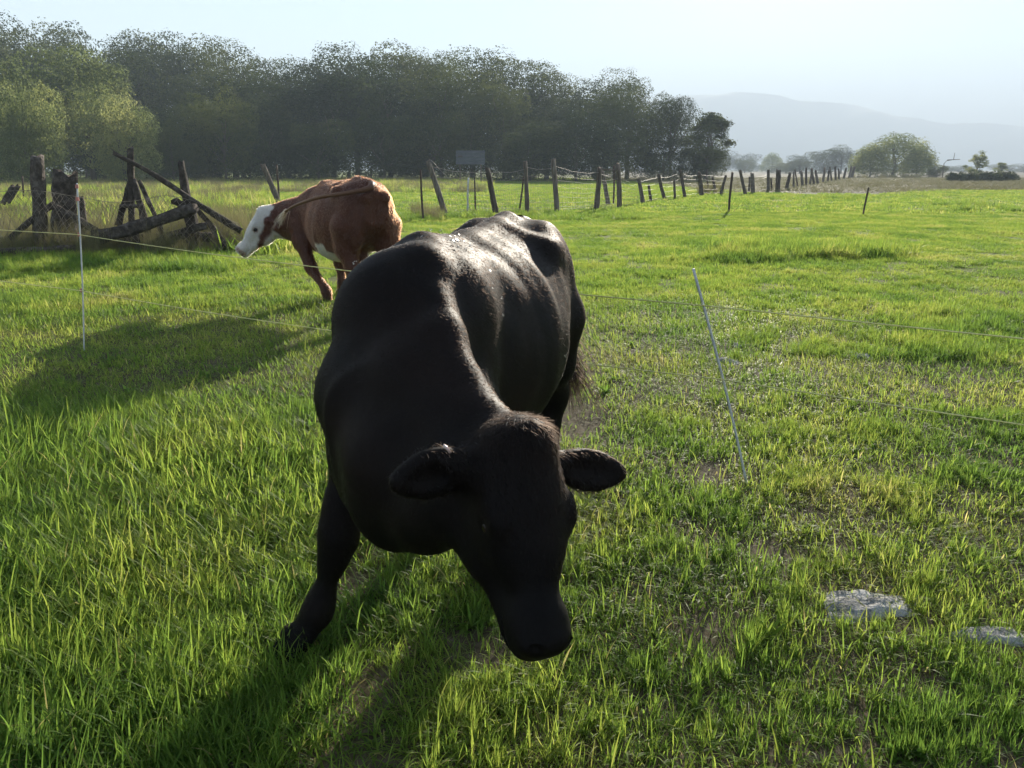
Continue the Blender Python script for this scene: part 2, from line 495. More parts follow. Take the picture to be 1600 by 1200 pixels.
def meadow():
    r = np.random.default_rng(5)
    c1 = patch_collection('turf', 1.0, 2600, (.04, .085), (.0035, .008), 100, 7, M['grass'])
    P = jitter_grid(9.2, 30, .78, .68, 1.2, r)
    P[:, 2] = soil_h(P[:, 0], P[:, 1])
    hs = .55 + 1.1 * fbm(P[:, 0] * .35, P[:, 1] * .35, 31)
    s = r.uniform(.95, 1.2, len(P))
    scatter('pasture_grass', P, np.stack([s, s, hs], 1), c1, 7, 1, 'even green pasture grass in the middle distance', 'grass')
    c2 = patch_collection('turf_far', 3.0, 1500, (.06, .14), (.016, .035), 200, 6, M['grass'])
    P = jitter_grid(30, 150, 2.4, .68, 4, r)
    fx = fence_x(P[:, 1])
    # dry stubble begins behind the pasture on the far right
    keep = ~((P[:, 1] + 22 * fbm(P[:, 0] * .09, P[:, 1] * .09, 3) > 66) & (P[:, 0] > 16))
    P = P[keep]
    hs = .5 + 1.0 * fbm(P[:, 0] * .12, P[:, 1] * .12, 33)
    s = r.uniform(.95, 1.2, len(P))
    scatter('far_pasture_grass', P, np.stack([s, s, hs], 1), c2, 6, 2, 'sunlit green grass in the far part of the pasture', 'grass')
    # taller tufts: the dark-sided clump right of the cow, strips along the fence, and scattered ones
    c3 = patch_collection('tuft', .5, 420, (.10, .20), (.004, .008), 300, 6, M['grass'], .25, .7, .38, 3, 8)
    Q = []; S = []
    def clump(u0, u1, v0, v1, n, sc):
        for i in range(n):
            g = ground_at(r.uniform(u0, u1), r.uniform(v0, v1))
            Q.append((g.x, g.y, float(soil_h(np.array([g.x]), np.array([g.y]))[0]))); k = sc * r.uniform(.75, 1.25); S.append((k, k, k))
    clump(1130, 1395, 388, 402, 85, 1.45); clump(1130, 1225, 400, 410, 22, 1.3); clump(1075, 1110, 402, 408, 5, 1.0)
    clump(1200, 1340, 308, 312, 14, 1.3)
    clump(0, 360, 395, 425, 150, 1.0)
    clump(640, 1000, 330, 346, 90, 1.2)
    clump(1150, 1600, 470, 560, 60, .55); clump(920, 1600, 430, 470, 40, .5); clump(1420, 1600, 485, 560, 40, .75)
    clump(0, 520, 430, 480, 30, .5)
    clump(1450, 1600, 318, 332, 14, 1.6)
    clump(560, 1600, 830, 1190, 60, .42); clump(1000, 1600, 620, 820, 60, .42)
    clump(0, 480, 640, 1190, 50, .62)
    scatter('tall_tufts', Q, S, c3, 6, 3, 'taller tufts of grass standing out of the pasture', 'grass')
    c6 = patch_collection('rosette', .10, 16, (.05, .10), (.012, .024), 500, 5, M['grass'], .75, .7, .30, 3, 1)
    Q = []; S = []
    for k in range(150):
        x, y = r.uniform(-3.5, 4.5), r.uniform(1.7, 7)
        Q.append((x, y, float(soil_h(np.array([x]), np.array([y]))[0]) + .01)); q = r.uniform(.5, 1.1); S.append((q, q, q))
    scatter('broadleaf_weeds', Q, S, c6, 5, 8, 'small broad-leaved weeds scattered in the foreground turf', 'weeds')
    # dry weeds beyond the old fence
    c4 = patch_collection('weeds', 2.0, 520, (.35, .95), (.008, .02), 400, 6, M['dry_stem'], .12, .35, .45, 2, 30)
    c5 = patch_collection('green_weeds', 2.0, 520, (.25, .7), (.015, .04), 450, 5, M['grass'], .2, .5, .55, 2, 22)
    P = jitter_grid(16, 120, 1.9, .68, 3, r)
    fx = fence_x(P[:, 1]) - 1.5
    lf = P[:, 0] < np.where(P[:, 1] < FA.y, -3.2 - .42 * (P[:, 1] - 16), fx)
    fld = fbm(P[:, 0] * .07 + 5, P[:, 1] * .07, 51)
    u_ = P[:, 0] / P[:, 1]
    dense = np.where(P[:, 1] > 55, 1.0, np.where(u_ < -.30, 1.0, .0))
    dense = np.where((u_ > -.03) & (P[:, 1] < 120), .0, dense)
    kp = lf & (r.random(len(P)) < dense * (.45 + 1.0 * fld))
    W = P[kp]
    hz = r.uniform(.4, 1.0, len(W)) * np.where(W[:, 1] < 30, .9, 1)
    half = r.random(len(W)) < .42
    one = np.ones(len(W))
    scatter('dry_weeds', W[half], np.stack([one, one, hz], 1)[half], c4, 6, 4, 'tall dry weeds and seed heads behind the broken fence', 'weeds')
    scatter('green_weeds', W[~half], np.stack([one, one, hz], 1)[~half], c5, 5, 5, 'bushy green weeds among the dry stems behind the fence', 'weeds')
    # short dry stubble on the far right
    T_ = jitter_grid(56, 150, 2.6, .68, 4, r, 14)
    T_ = T_[(T_[:, 1] + 22 * fbm(T_[:, 0] * .09, T_[:, 1] * .09, 3) > 64) & (T_[:, 0] > 15)]
    o3 = np.ones(len(T_))
    scatter('dry_stubble', T_, np.stack([o3 * 1.4, o3 * 1.4, r.uniform(.15, .42, len(T_))], 1), c4, 6, 7, 'short greyish dry grass in the far field on the right', 'grass')
    # straw at the foot of the broken fence
    Q = []; S = []
    clumpd = lambda u0, u1, v0, v1, n, sc: [(Q.append(tuple(ground_at(r.uniform(u0, u1), r.uniform(v0, v1)))), S.append((sc * .35, sc * .35, sc * r.uniform(.5, 1.1)))) for i in range(n)]
    clumpd(0, 370, 362, 402, 190, .8); clumpd(300, 385, 372, 392, 40, 1.15); clumpd(640, 700, 330, 345, 12, .6); clumpd(1090, 1125, 297, 303, 14, 1.0); clumpd(1330, 1440, 276, 279, 30, 1.2)
    scatter('fence_straw', Q, S, c4, 6, 6, 'pale dry straw grown up through the broken fence', 'straw')

meadow()
# ------------------------------------------------------------------ cows
class Field:
    """signed distance field on a grid, grown from rounded shapes that melt into each other"""
    def __init__(self, lo, hi, h):
        self.h = h
        self.lo = np.array(lo, float)
        n = np.ceil((np.array(hi) - self.lo) / h).astype(int) + 1
        self.n = n
        self.F = np.full(n, 9.0, dtype=np.float32)
        self.ax = [(self.lo[i] + h * np.arange(n[i])).astype(np.float32) for i in range(3)]
    def box(self, lo, hi):
        i0 = np.clip(np.floor((np.array(lo) - self.lo) / self.h).astype(int), 0, self.n - 1)
        i1 = np.clip(np.ceil((np.array(hi) - self.lo) / self.h).astype(int) + 1, 1, self.n)
        return tuple(slice(a, b) for a, b in zip(i0, i1))
    def pts(self, s):
        return np.meshgrid(self.ax[0][s[0]], self.ax[1][s[1]], self.ax[2][s[2]], indexing='ij')
    def add(self, s, d, k):
        A = self.F[s]
        hh = np.clip(0.5 + 0.5 * (A - d) / k, 0, 1)
        self.F[s] = A * (1 - hh) + d * hh - k * hh * (1 - hh)
    def sub(self, s, d, k):
        A = self.F[s]
        d = -d
        hh = np.clip(0.5 - 0.5 * (A - d) / k, 0, 1)
        self.F[s] = A * (1 - hh) + d * hh + k * hh * (1 - hh)
    def cone(self, a, b, ra, rb, k=0.04):
        a = np.array(a, float); b = np.array(b, float)
        m = max(ra, rb) + k + 4 * self.h
        s = self.box(np.minimum(a, b) - m, np.maximum(a, b) + m)
        X, Y, Z = self.pts(s)
        d = b - a; L2 = (d * d).sum()
        t = np.clip(((X - a[0]) * d[0] + (Y - a[1]) * d[1] + (Z - a[2]) * d[2]) / L2, 0, 1)
        q = np.sqrt((X - a[0] - t * d[0]) ** 2 + (Y - a[1] - t * d[1]) ** 2 + (Z - a[2] - t * d[2]) ** 2)
        self.add(s, q - (ra + (rb - ra) * t), k)
    def chain(self, pts, k=0.04):
        for (p, r), (q, r2) in zip(pts[:-1], pts[1:]):
            self.cone(p, q, r, r2, k)
    def ell(self, c, ax, rad, k=0.04, cut=False):
        """ellipsoid: centre, 3x3 rows of axes, radii"""
        c = np.array(c, float); ax = np.array(ax, float); rad = np.array(rad, float)
        ax = ax / np.linalg.norm(ax, axis=1)[:, None]
        ext = np.sqrt(((ax * rad[:, None]) ** 2).sum(0)) + k + 4 * self.h
        s = self.box(c - ext, c + ext)
        X, Y, Z = self.pts(s)
        X = X - c[0]; Y = Y - c[1]; Z = Z - c[2]
        k0 = 0; k1 = 0
        for i in range(3):
            p = X * ax[i, 0] + Y * ax[i, 1] + Z * ax[i, 2]
            k0 = k0 + (p / rad[i]) ** 2; k1 = k1 + (p / rad[i] ** 2) ** 2
        k0 = np.sqrt(k0); k1 = np.sqrt(k1) + 1e-6
        d = k0 * (k0 - 1) / k1
        (self.sub if cut else self.add)(s, d, k)
    def torso(self, o, f, l, st, k=0.05):
        """o: origin under the withers, f forward, l left (unit); st rows: x, top, bottom, half width"""
        st = np.array(st, float)
        st = st[np.argsort(st[:, 0])]
        ends = [o + f * st[0, 0], o + f * st[-1, 0]]
        m = 0.5
        lo = np.minimum(ends[0], ends[1]) - m; hi = np.maximum(ends[0], ends[1]) + m
        lo[2] = 0.2; hi[2] = 1.7
        s = self.box(lo, hi)
        X, Y, Z = self.pts(s)
        x = (X - o[0]) * f[0] + (Y - o[1]) * f[1]
        y = (X - o[0]) * l[0] + (Y - o[1]) * l[1]
        # smooth (monotone-ish) interpolation of the stations
        xs = np.linspace(st[0, 0], st[-1, 0], 200)
        def curve(j):
            v = np.interp(xs, st[:, 0], st[:, j])
            ker = np.hanning(17); ker /= ker.sum()
            vv = np.convolve(np.pad(v, 8, mode='edge'), ker, mode='valid')
            return np.interp(x, xs, vv)
        top, bot, w = curve(1), curve(2), curve(3)
        zc = bot + 0.46 * (top - bot)
        hu = top - zc; hd = zc - bot
        zz = np.where(Z > zc, (Z - zc) / hu, (zc - Z) / hd)
        nn = np.where(Z > zc, 1.95, 2.3)
        rr = (np.abs(y / w) ** nn + zz ** nn) ** (1 / nn)
        d = (rr - 1) * np.minimum(np.minimum(w, np.where(Z > zc, hu, hd)), 0.3) * 0.9
        over = np.maximum(x - st[-1, 0], st[0, 0] - x)
        d = np.maximum(d, over)
        self.add(s, d.astype(np.float32), k)
    def folds(self, org, f, amp, seed=1):
        """shallow folds and dents in the skin, running down the sides"""
        i = np.argwhere(np.abs(self.F) < .03)
        P = self.lo + self.h * i
        d = P - org
        x = d @ f; y = d[:, 0] * -f[1] + d[:, 1] * f[0]; z = P[:, 2]
        n = .55 * (vnoise(x * 11 + .8 * y, z * 2.6 + 1.5 * x, seed) - .5) + .45 * (vnoise(x * 7 + y * 5, z * 7 - y * 3, seed + 5) - .5)
        self.F[i[:, 0], i[:, 1], i[:, 2]] += (amp * n * np.clip((z - .25) / .3, 0, 1)).astype(np.float32)
    def mesh(self, name, org, relax=4):
        F = self.F
        neg = F < 0
        n = F.shape
        cnt = np.zeros(tuple(np.array(n) - 1), dtype=np.int8)
        for dx in (0, 1):
            for dy in (0, 1):
                for dz in (0, 1):
                    cnt += neg[dx:n[0] - 1 + dx, dy:n[1] - 1 + dy, dz:n[2] - 1 + dz]
        act = (cnt > 0) & (cnt < 8)
        ci = np.argwhere(act)
        idx = np.full(act.shape, -1, dtype=np.int64)
        idx[act] = np.arange(len(ci))
        acc = np.zeros((len(ci), 3)); num = np.zeros(len(ci))
        corners = [(a, b, c) for a in (0, 1) for b in (0, 1) for c in (0, 1)]
        for ca in corners:
            for ax in range(3):
                if ca[ax]: continue
                cb = list(ca); cb[ax] = 1
                va = F[ci[:, 0] + ca[0], ci[:, 1] + ca[1], ci[:, 2] + ca[2]]
                vb = F[ci[:, 0] + cb[0], ci[:, 1] + cb[1], ci[:, 2] + cb[2]]
                cr = (va < 0) != (vb < 0)
                t = np.where(cr, va / np.where(cr, va - vb, 1), 0)
                p = np.array(ca, float)[None, :].repeat(len(ci), 0)
                p[:, ax] += t
                acc += np.where(cr[:, None], p, 0); num += cr
        P = self.lo + self.h * (ci + acc / num[:, None])
        quads = []
        for ax in range(3):
            u, v = (ax + 1) % 3, (ax + 2) % 3
            sl0 = [slice(None)] * 3; sl1 = [slice(None)] * 3
            sl0[ax] = slice(0, n[ax] - 1); sl1[ax] = slice(1, n[ax])
            ch = neg[tuple(sl0)] != neg[tuple(sl1)]
            e = np.argwhere(ch)
            e = e[(e[:, u] > 0) & (e[:, v] > 0) & (e[:, u] < n[u] - 1) & (e[:, v] < n[v] - 1)]
            def cell(du, dv):
                q = e.copy(); q[:, u] -= du; q[:, v] -= dv
                return idx[q[:, 0], q[:, 1], q[:, 2]]
            q = np.stack([cell(1, 1), cell(0, 1), cell(0, 0), cell(1, 0)], 1)
            flip = ~neg[e[:, 0], e[:, 1], e[:, 2]]
            q[flip] = q[flip][:, ::-1]
            quads.append(q)
        Q = np.concatenate(quads)
        Q = Q[(Q >= 0).all(1)]
        # relax
        E = np.concatenate([Q[:, [0, 1]], Q[:, [1, 2]], Q[:, [2, 3]], Q[:, [3, 0]]])
        for it in range(relax):
            S = np.zeros_like(P); c = np.zeros(len(P))
            for k3 in range(3):
                S[:, k3] = np.bincount(E[:, 0], P[E[:, 1], k3], len(P)) + np.bincount(E[:, 1], P[E[:, 0], k3], len(P))
            c = np.bincount(E[:, 0], minlength=len(P)) + np.bincount(E[:, 1], minlength=len(P))
            P = P * 0.5 + 0.5 * S / np.maximum(c, 1)[:, None]
        me = mesh_np(name, P - np.array(org), [Q])
        smooth(me)
        return me, P, Q

def nrm(v):
    v = np.array(v, float)
    return v / np.linalg.norm(v)

def hair_on(name, me_P, Q, org, parent, mat, count, length, flow, seed, lift=0.45, radius=0.0009, keep=None, len_fn=None):
    r = np.random.default_rng(seed)
    P = me_P
    tri = np.concatenate([Q[:, [0, 1, 2]], Q[:, [0, 2, 3]]])
    A, B, C = P[tri[:, 0]], P[tri[:, 1]], P[tri[:, 2]]
    cr = np.cross(B - A, C - A)
    area = np.linalg.norm(cr, axis=1)
    nr = cr / np.maximum(area, 1e-9)[:, None]
    # smooth vertex normals
    VN = np.zeros_like(P)
    for k in range(3):
        for j in range(3):
            VN[:, j] += np.bincount(tri[:, k], cr[:, j], len(P))
    VN /= np.maximum(np.linalg.norm(VN, axis=1), 1e-12)[:, None]
    cen = (A + B + C) / 3
    w = area.copy()
    if keep is not None:
        w = w * keep(cen, nr)
    w /= w.sum()
    t = r.choice(len(tri), size=count, p=w)
    u = r.random((count, 2)); fl = u.sum(1) > 1; u[fl] = 1 - u[fl]
    wa, wb, wc = 1 - u.sum(1), u[:, 0], u[:, 1]
    p = A[t] * wa[:, None] + B[t] * wb[:, None] + C[t] * wc[:, None]
    n = VN[tri[t, 0]] * wa[:, None] + VN[tri[t, 1]] * wb[:, None] + VN[tri[t, 2]] * wc[:, None]
    n /= np.linalg.norm(n, axis=1)[:, None]
    f = flow(p) + r.normal(0, 0.28, (count, 3))
    f -= n * (f * n).sum(1)[:, None]
    f /= np.maximum(np.linalg.norm(f, axis=1), 1e-6)[:, None]
    Ln = length * r.uniform(0.6, 1.35, count)
    if len_fn is not None: Ln = Ln * len_fn(p)
    lf = lift * r.uniform(0.5, 1.5, count)
    p0 = p - n * 0.002
    d1 = n * lf[:, None] * 1.2 + f
    d1 /= np.linalg.norm(d1, axis=1)[:, None]
    d2 = n * lf[:, None] * 0.6 + f
    d2 /= np.linalg.norm(d2, axis=1)[:, None]
    p1 = p0 + d1 * Ln[:, None] * 0.5
    p2 = p1 + d2 * Ln[:, None] * 0.5
    return curves_obj(name, np.stack([p0, p1, p2], 1) - np.array(org), radius, parent, mat)

def curves_obj(name, pts, radius, parent, mat, taper=0.25):
    n, m, _ = pts.shape
    hc = bpy.data.hair_curves.new(name)
    hc.add_curves([m] * n)
    hc.attributes['position'].data.foreach_set('vector', pts.astype(np.float32).reshape(-1)) if 'position' in hc.attributes else None
    ra = hc.attributes.get('radius') or hc.attributes.new('radius', 'FLOAT', 'POINT')
    rr = np.tile(np.linspace(1, taper, m), n) * radius
    ra.data.foreach_set('value', rr.astype(np.float32))
    hc.materials.append(mat)
    o = bpy.data.objects.new(name, hc)
    col.objects.link(o)
    o.parent = parent
    return o

def hide_mat(name, rough=0.5, spec=0.35, bump=0.25):
    m, nt, out = new_mat(name)
    L = nt.links
    at = N(nt, 'ShaderNodeAttribute', attribute_name='hide')
    tc = N(nt, 'ShaderNodeTexCoord')
    nz = N(nt, 'ShaderNodeTexNoise', i_Scale=9.0, i_Detail=5.0)
    L.new(tc.outputs['Object'], nz.inputs['Vector'])
    mu = N(nt, 'ShaderNodeMix', data_type='RGBA', blend_type='MULTIPLY')
    mu.inputs[0].default_value = 0.55
    rp = ramp(nt, [(0.3, (0.55, 0.52, 0.5)), (0.7, (1, 1, 1))], nz.outputs['Fac'])
    L.new(at.outputs['Color'], mu.inputs[6]); L.new(rp.outputs[0], mu.inputs[7])
    pb = N(nt, 'ShaderNodeBsdfPrincipled')
    pb.inputs['Roughness'].default_value = rough
    pb.inputs['Specular IOR Level'].default_value = spec
    L.new(mu.outputs[2], pb.inputs['Base Color'])
    n2 = N(nt, 'ShaderNodeTexNoise', i_Scale=120.0, i_Detail=3.0)
    L.new(tc.outputs['Object'], n2.inputs['Vector'])
    bp = N(nt, 'ShaderNodeBump', i_Strength=bump, i_Distance=0.004)
    L.new(n2.outputs['Fac'], bp.inputs['Height']); L.new(bp.outputs[0], pb.inputs['Normal'])
    L.new(pb.outputs[0], out.inputs['Surface'])
    return m

def hair_mat(name, color, rough=0.35, rrough=0.45, ior=1.45):
    m, nt, out = new_mat(name)
    h = N(nt, 'ShaderNodeBsdfHairPrincipled')
    h.parametrization = 'COLOR'
    h.inputs['Color'].default_value = (*color, 1)
    h.inputs['Roughness'].default_value = rough
    h.inputs['Radial Roughness'].default_value = rrough
    h.inputs['Random Roughness'].default_value = 0.3
    h.inputs['IOR'].default_value = ior
    nt.links.new(h.outputs[0], out.inputs['Surface'])
    return m

def set_hide(me, P, colf, Q=None):
    ca = me.color_attributes.new('hide', 'FLOAT_COLOR', 'POINT')
    c = np.ones((len(P), 4), dtype=np.float32)
    c[:, :3] = colf(P)
    if Q is not None:                   # patch edges blend over a few hairs' length
        E = np.concatenate([Q[:, [0, 1]], Q[:, [1, 2]], Q[:, [2, 3]], Q[:, [3, 0]]])
        k = np.bincount(E[:, 0], minlength=len(P)) + np.bincount(E[:, 1], minlength=len(P))
        for it in range(2):
            for j in range(3):
                S = np.bincount(E[:, 0], c[E[:, 1], j], len(P)) + np.bincount(E[:, 1], c[E[:, 0], j], len(P))
                c[:, j] = .5 * c[:, j] + .5 * S / np.maximum(k, 1)
    ca.data.foreach_set('color', c.reshape(-1))

def sphere_mesh(name, r, seg=14, rings=9):
    bm = bmesh.new()
    bmesh.ops.create_uvsphere(bm, u_segments=seg, v_segments=rings, radius=r)
    me = bpy.data.meshes.new(name); bm.to_mesh(me); bm.free(); smooth(me)
    return me

def head_frame(poll, muzzle, n_hint):
    a = nrm(np.array(muzzle) - np.array(poll))
    n = np.array(n_hint, float); n = nrm(n - a * (n @ a))
    r = np.cross(a, n)
    return np.array(poll, float), a, n, r

def build_head(S, fr, s, ears):
    """s scales; fr = origin poll, a to the muzzle, n out of the forehead, r sideways"""
    o, a, n, r = fr
    p = lambda x, y, z: o + (a * x + n * y + r * z) * s
    AX = np.array([a, n, r])
    S.ell(p(.085, -.105, 0), AX, np.array([.13, .115, .118]) * s, .05)
    S.ell(p(.185, -.09, 0), AX, np.array([.16, .085, .112]) * s, .04)
    S.cone(p(.18, -.095, 0), p(.40, -.092, 0), .086 * s, .052 * s, .035)
    S.ell(p(.430, -.088, 0), AX, np.array([.070, .064, .074]) * s, .03)
    S.ell(p(.468, -.070, 0), AX, np.array([.032, .050, .070]) * s, .02)
    S.ell(p(.465, -.125, 0), AX, np.array([.045, .045, .062]) * s, .025)
    for q in (-1, 1):
        S.ell(p(.165, -.19, q * .062), AX, np.array([.135, .095, .045]) * s, .05)
        S.cone(p(.20, -.21, q * .045), p(.42, -.14, q * .03), .05 * s, .034 * s, .04)
        S.ell(p(.178, -.052, q * .098), AX, np.array([.05, .032, .026]) * s, .03)
    S.ell(p(.015, -.055, 0), AX, np.array([.055, .075, .075]) * s, .05)
    for q in (-1, 1):
        S.ell(p(.205, -.075, q * .128), AX, np.array([.03, .022, .016]) * s, .015, cut=True)
        S.ell(p(.478, -.042, q * .046), np.array([a + n * .5 + r * q * .3, n - a * .4, r]), np.array([.026, .014, .013]) * s, .006, cut=True)
        S.ell(p(.455, -.135, q * .07), np.array([a, n, r]), np.array([.075, .006, .04]) * s, .006, cut=True)
    for q, (dirv, facing, ln, wd) in zip((-1, 1), ears):
        # ear: a cupped leaf on a short stalk
        d = nrm(dirv); f = np.array(facing, float); f = nrm(f - d * (f @ d)); w = np.cross(d, f)
        b = p(.055, -.115, q * .105)
        S.cone(b, b + d * ln * .35, .036 * s, .030 * s, .03)
        S.ell(b + d * ln * .50, [d, f, w], [ln * .40, .020, wd], .02)
        S.ell(b + d * ln * .70 - w * (wd * .12), [d, f, w], [ln * .34, .015, wd * .62], .02)
        S.ell(b + d * ln * .58 + f * .022, [d, f, w], [ln * .36, .017, wd * .66], .010, cut=True)
    return p

def build_legs(S, L, legs):
    for lg in legs:
        L2 = (lambda *q: np.array(q, float)) if lg.get('world') else L
        pts = [(L2(*q[:3]), q[3]) for q in lg['chain']]
        S.chain(pts, lg.get('k', .05))
        h, d = L2(*lg['hoof']), lg['toe']        # hoof: two toes
        side = np.cross([0, 0, 1.0], d)
        for q in (-1, 1):
            S.cone(h + side * q * .024 + np.array([0, 0, .052]), h + side * q * .026 + d * .055 + np.array([0, 0, .022]), .038, .026, .015)
            S.ell(h + side * q * .02 - d * .055 + np.array([0, 0, .095]), np.eye(3), [.018, .018, .022], .015)

def tube_np(pts, rad, seg=8, caps=True):
    """swept tube: returns verts, quads"""
    P = np.array(pts, float)
    n = len(P)
    rad = np.broadcast_to(np.array(rad, float), (n,))
    T = np.gradient(P, axis=0); T /= np.linalg.norm(T, axis=1)[:, None]
    ref = np.array([0, 0, 1.0]) if abs(T[0, 2]) < .9 else np.array([1.0, 0, 0])
    V = []
    for i in range(n):
        u = np.cross(T[i], ref); u /= np.linalg.norm(u); v = np.cross(T[i], u)
        ref = np.cross(u, T[i]) if False else ref
        for k in range(seg):
            an = 2 * math.pi * k / seg
            V.append(P[i] + (u * math.cos(an) + v * math.sin(an)) * rad[i])
    F = []
    for i in range(n - 1):
        for k in range(seg):
            k2 = (k + 1) % seg
            F.append((i * seg + k, i * seg + k2, (i + 1) * seg + k2, (i + 1) * seg + k))
    V = np.array(V); F = np.array(F)
    if caps:
        V = np.concatenate([V, P[:1], P[-1:]])
        c0, c1 = n * seg, n * seg + 1
        tr = [(c0, (k + 1) % seg, k) for k in range(seg)] + [(c1, (n - 1) * seg + k, (n - 1) * seg + (k + 1) % seg) for k in range(seg)]
        return V, [F, np.array(tr)]
    return V, [F]

def spline(ctrl, n=30):
    """Catmull-Rom through control points"""
    C = np.array(ctrl, float)
    C = np.concatenate([[2 * C[0] - C[1]], C, [2 * C[-1] - C[-2]]])
    out = []
    segs = len(C) - 3
    for t in np.linspace(0, segs - 1e-6, n):
        i = int(t); u = t - i
        p0, p1, p2, p3 = C[i:i + 4]
        out.append(0.5 * ((2 * p1) + (-p0 + p2) * u + (2 * p0 - 5 * p1 + 4 * p2 - p3) * u * u + (-p0 + 3 * p1 - 3 * p2 + p3) * u ** 3))
    return np.array(out)

TORSO = [(.40, .92, .66, .10), (.30, 1.05, .585, .15), (.15, 1.18, .55, .20), (.0, 1.255, .535, .23), (-.15, 1.262, .52, .265),
         (-.35, 1.258, .485, .32), (-.55, 1.262, .475, .345), (-.72, 1.275, .50, .342), (-.86, 1.292, .57, .32), (-1.0, 1.305, .64, .285),
         (-1.15, 1.295, .72, .24), (-1.26, 1.25, .80, .185), (-1.33, 1.185, .88, .12)]

def place(org, head):
    f = np.array([head[0], head[1], 0.0]); f /= np.linalg.norm(f)
    l = np.array([-f[1], f[0], 0.0])
    org = np.array([org[0], org[1], 0.0])
    return org, f, l, (lambda x, y, z: org + f * x + l * y + np.array([0, 0, z]))

def torso_extras(S, L, f, l):
    U = np.array([0, 0, 1.0])
    for q in (-1, 1):
        # shoulder blade, upper arm, hook bone, pin bone, thigh, stifle
        S.ell(L(.05, q * .145, .965), [f * .45 - U, f + U * .45, l], [.25, .13, .085], .10)
        S.ell(L(.16, q * .145, .84), [f - U * .5, f * .5 + U, l], [.16, .12, .085], .07)
        S.ell(L(-.93, q * .205, 1.178), [f, l, U], [.075, .055, .045], .09)
        S.ell(L(-1.27, q * .105, 1.14), [f, l, U], [.06, .05, .05], .05)
        S.ell(L(-1.10, q * .155, .95), [f * .25 + U, f - U * .25, l], [.34, .205, .115], .07)
        S.ell(L(-.90, q * .21, .73), [f * .7 - U, f + U * .7, l], [.17, .11, .07], .06)
        # hollow flank in front of the hook bone
        S.ell(L(-.79, q * .395, 1.10), [f, l, U], [.12, .045, .08], .10, cut=True)
    # ridge of the back
    S.cone(L(-.05, 0, 1.262), L(-.5, 0, 1.225), .035, .03, .06)
    S.cone(L(-.5, 0, 1.225), L(-1.0, 0, 1.29), .03, .035, .06)

M['black_hide'] = hide_mat('black_hide', 0.6, 0.09)
M['red_hide'] = hide_mat('red_hide', 0.55, 0.3)
M['black_hair'] = hair_mat('black_hair', (0.0042, 0.0028, 0.0021), 0.45, 0.62, 1.17)
M['red_hair'] = hair_mat('red_hair', (0.085, 0.024, 0.009), 0.4, 0.5)
M['cream_hair'] = hair_mat('cream_hair', (0.50, 0.40, 0.28), 0.4, 0.5)
M['tan_hair'] = hair_mat('tan_hair', (0.24, 0.14, 0.08), 0.4, 0.5)
M['eye'] = rough_mat('wet_eye', [(0.4, (0.010, 0.006, 0.004)), (0.6, (0.02, 0.012, 0.008))], 10, 0.25, 0.0, spec=0.3)
M['tag_pink'] = rough_mat('pale_metal_tag', [(0.4, (0.62, 0.42, 0.36)), (0.6, (0.75, 0.62, 0.56))], 50, 0.35, 0.0, metallic=0.3)

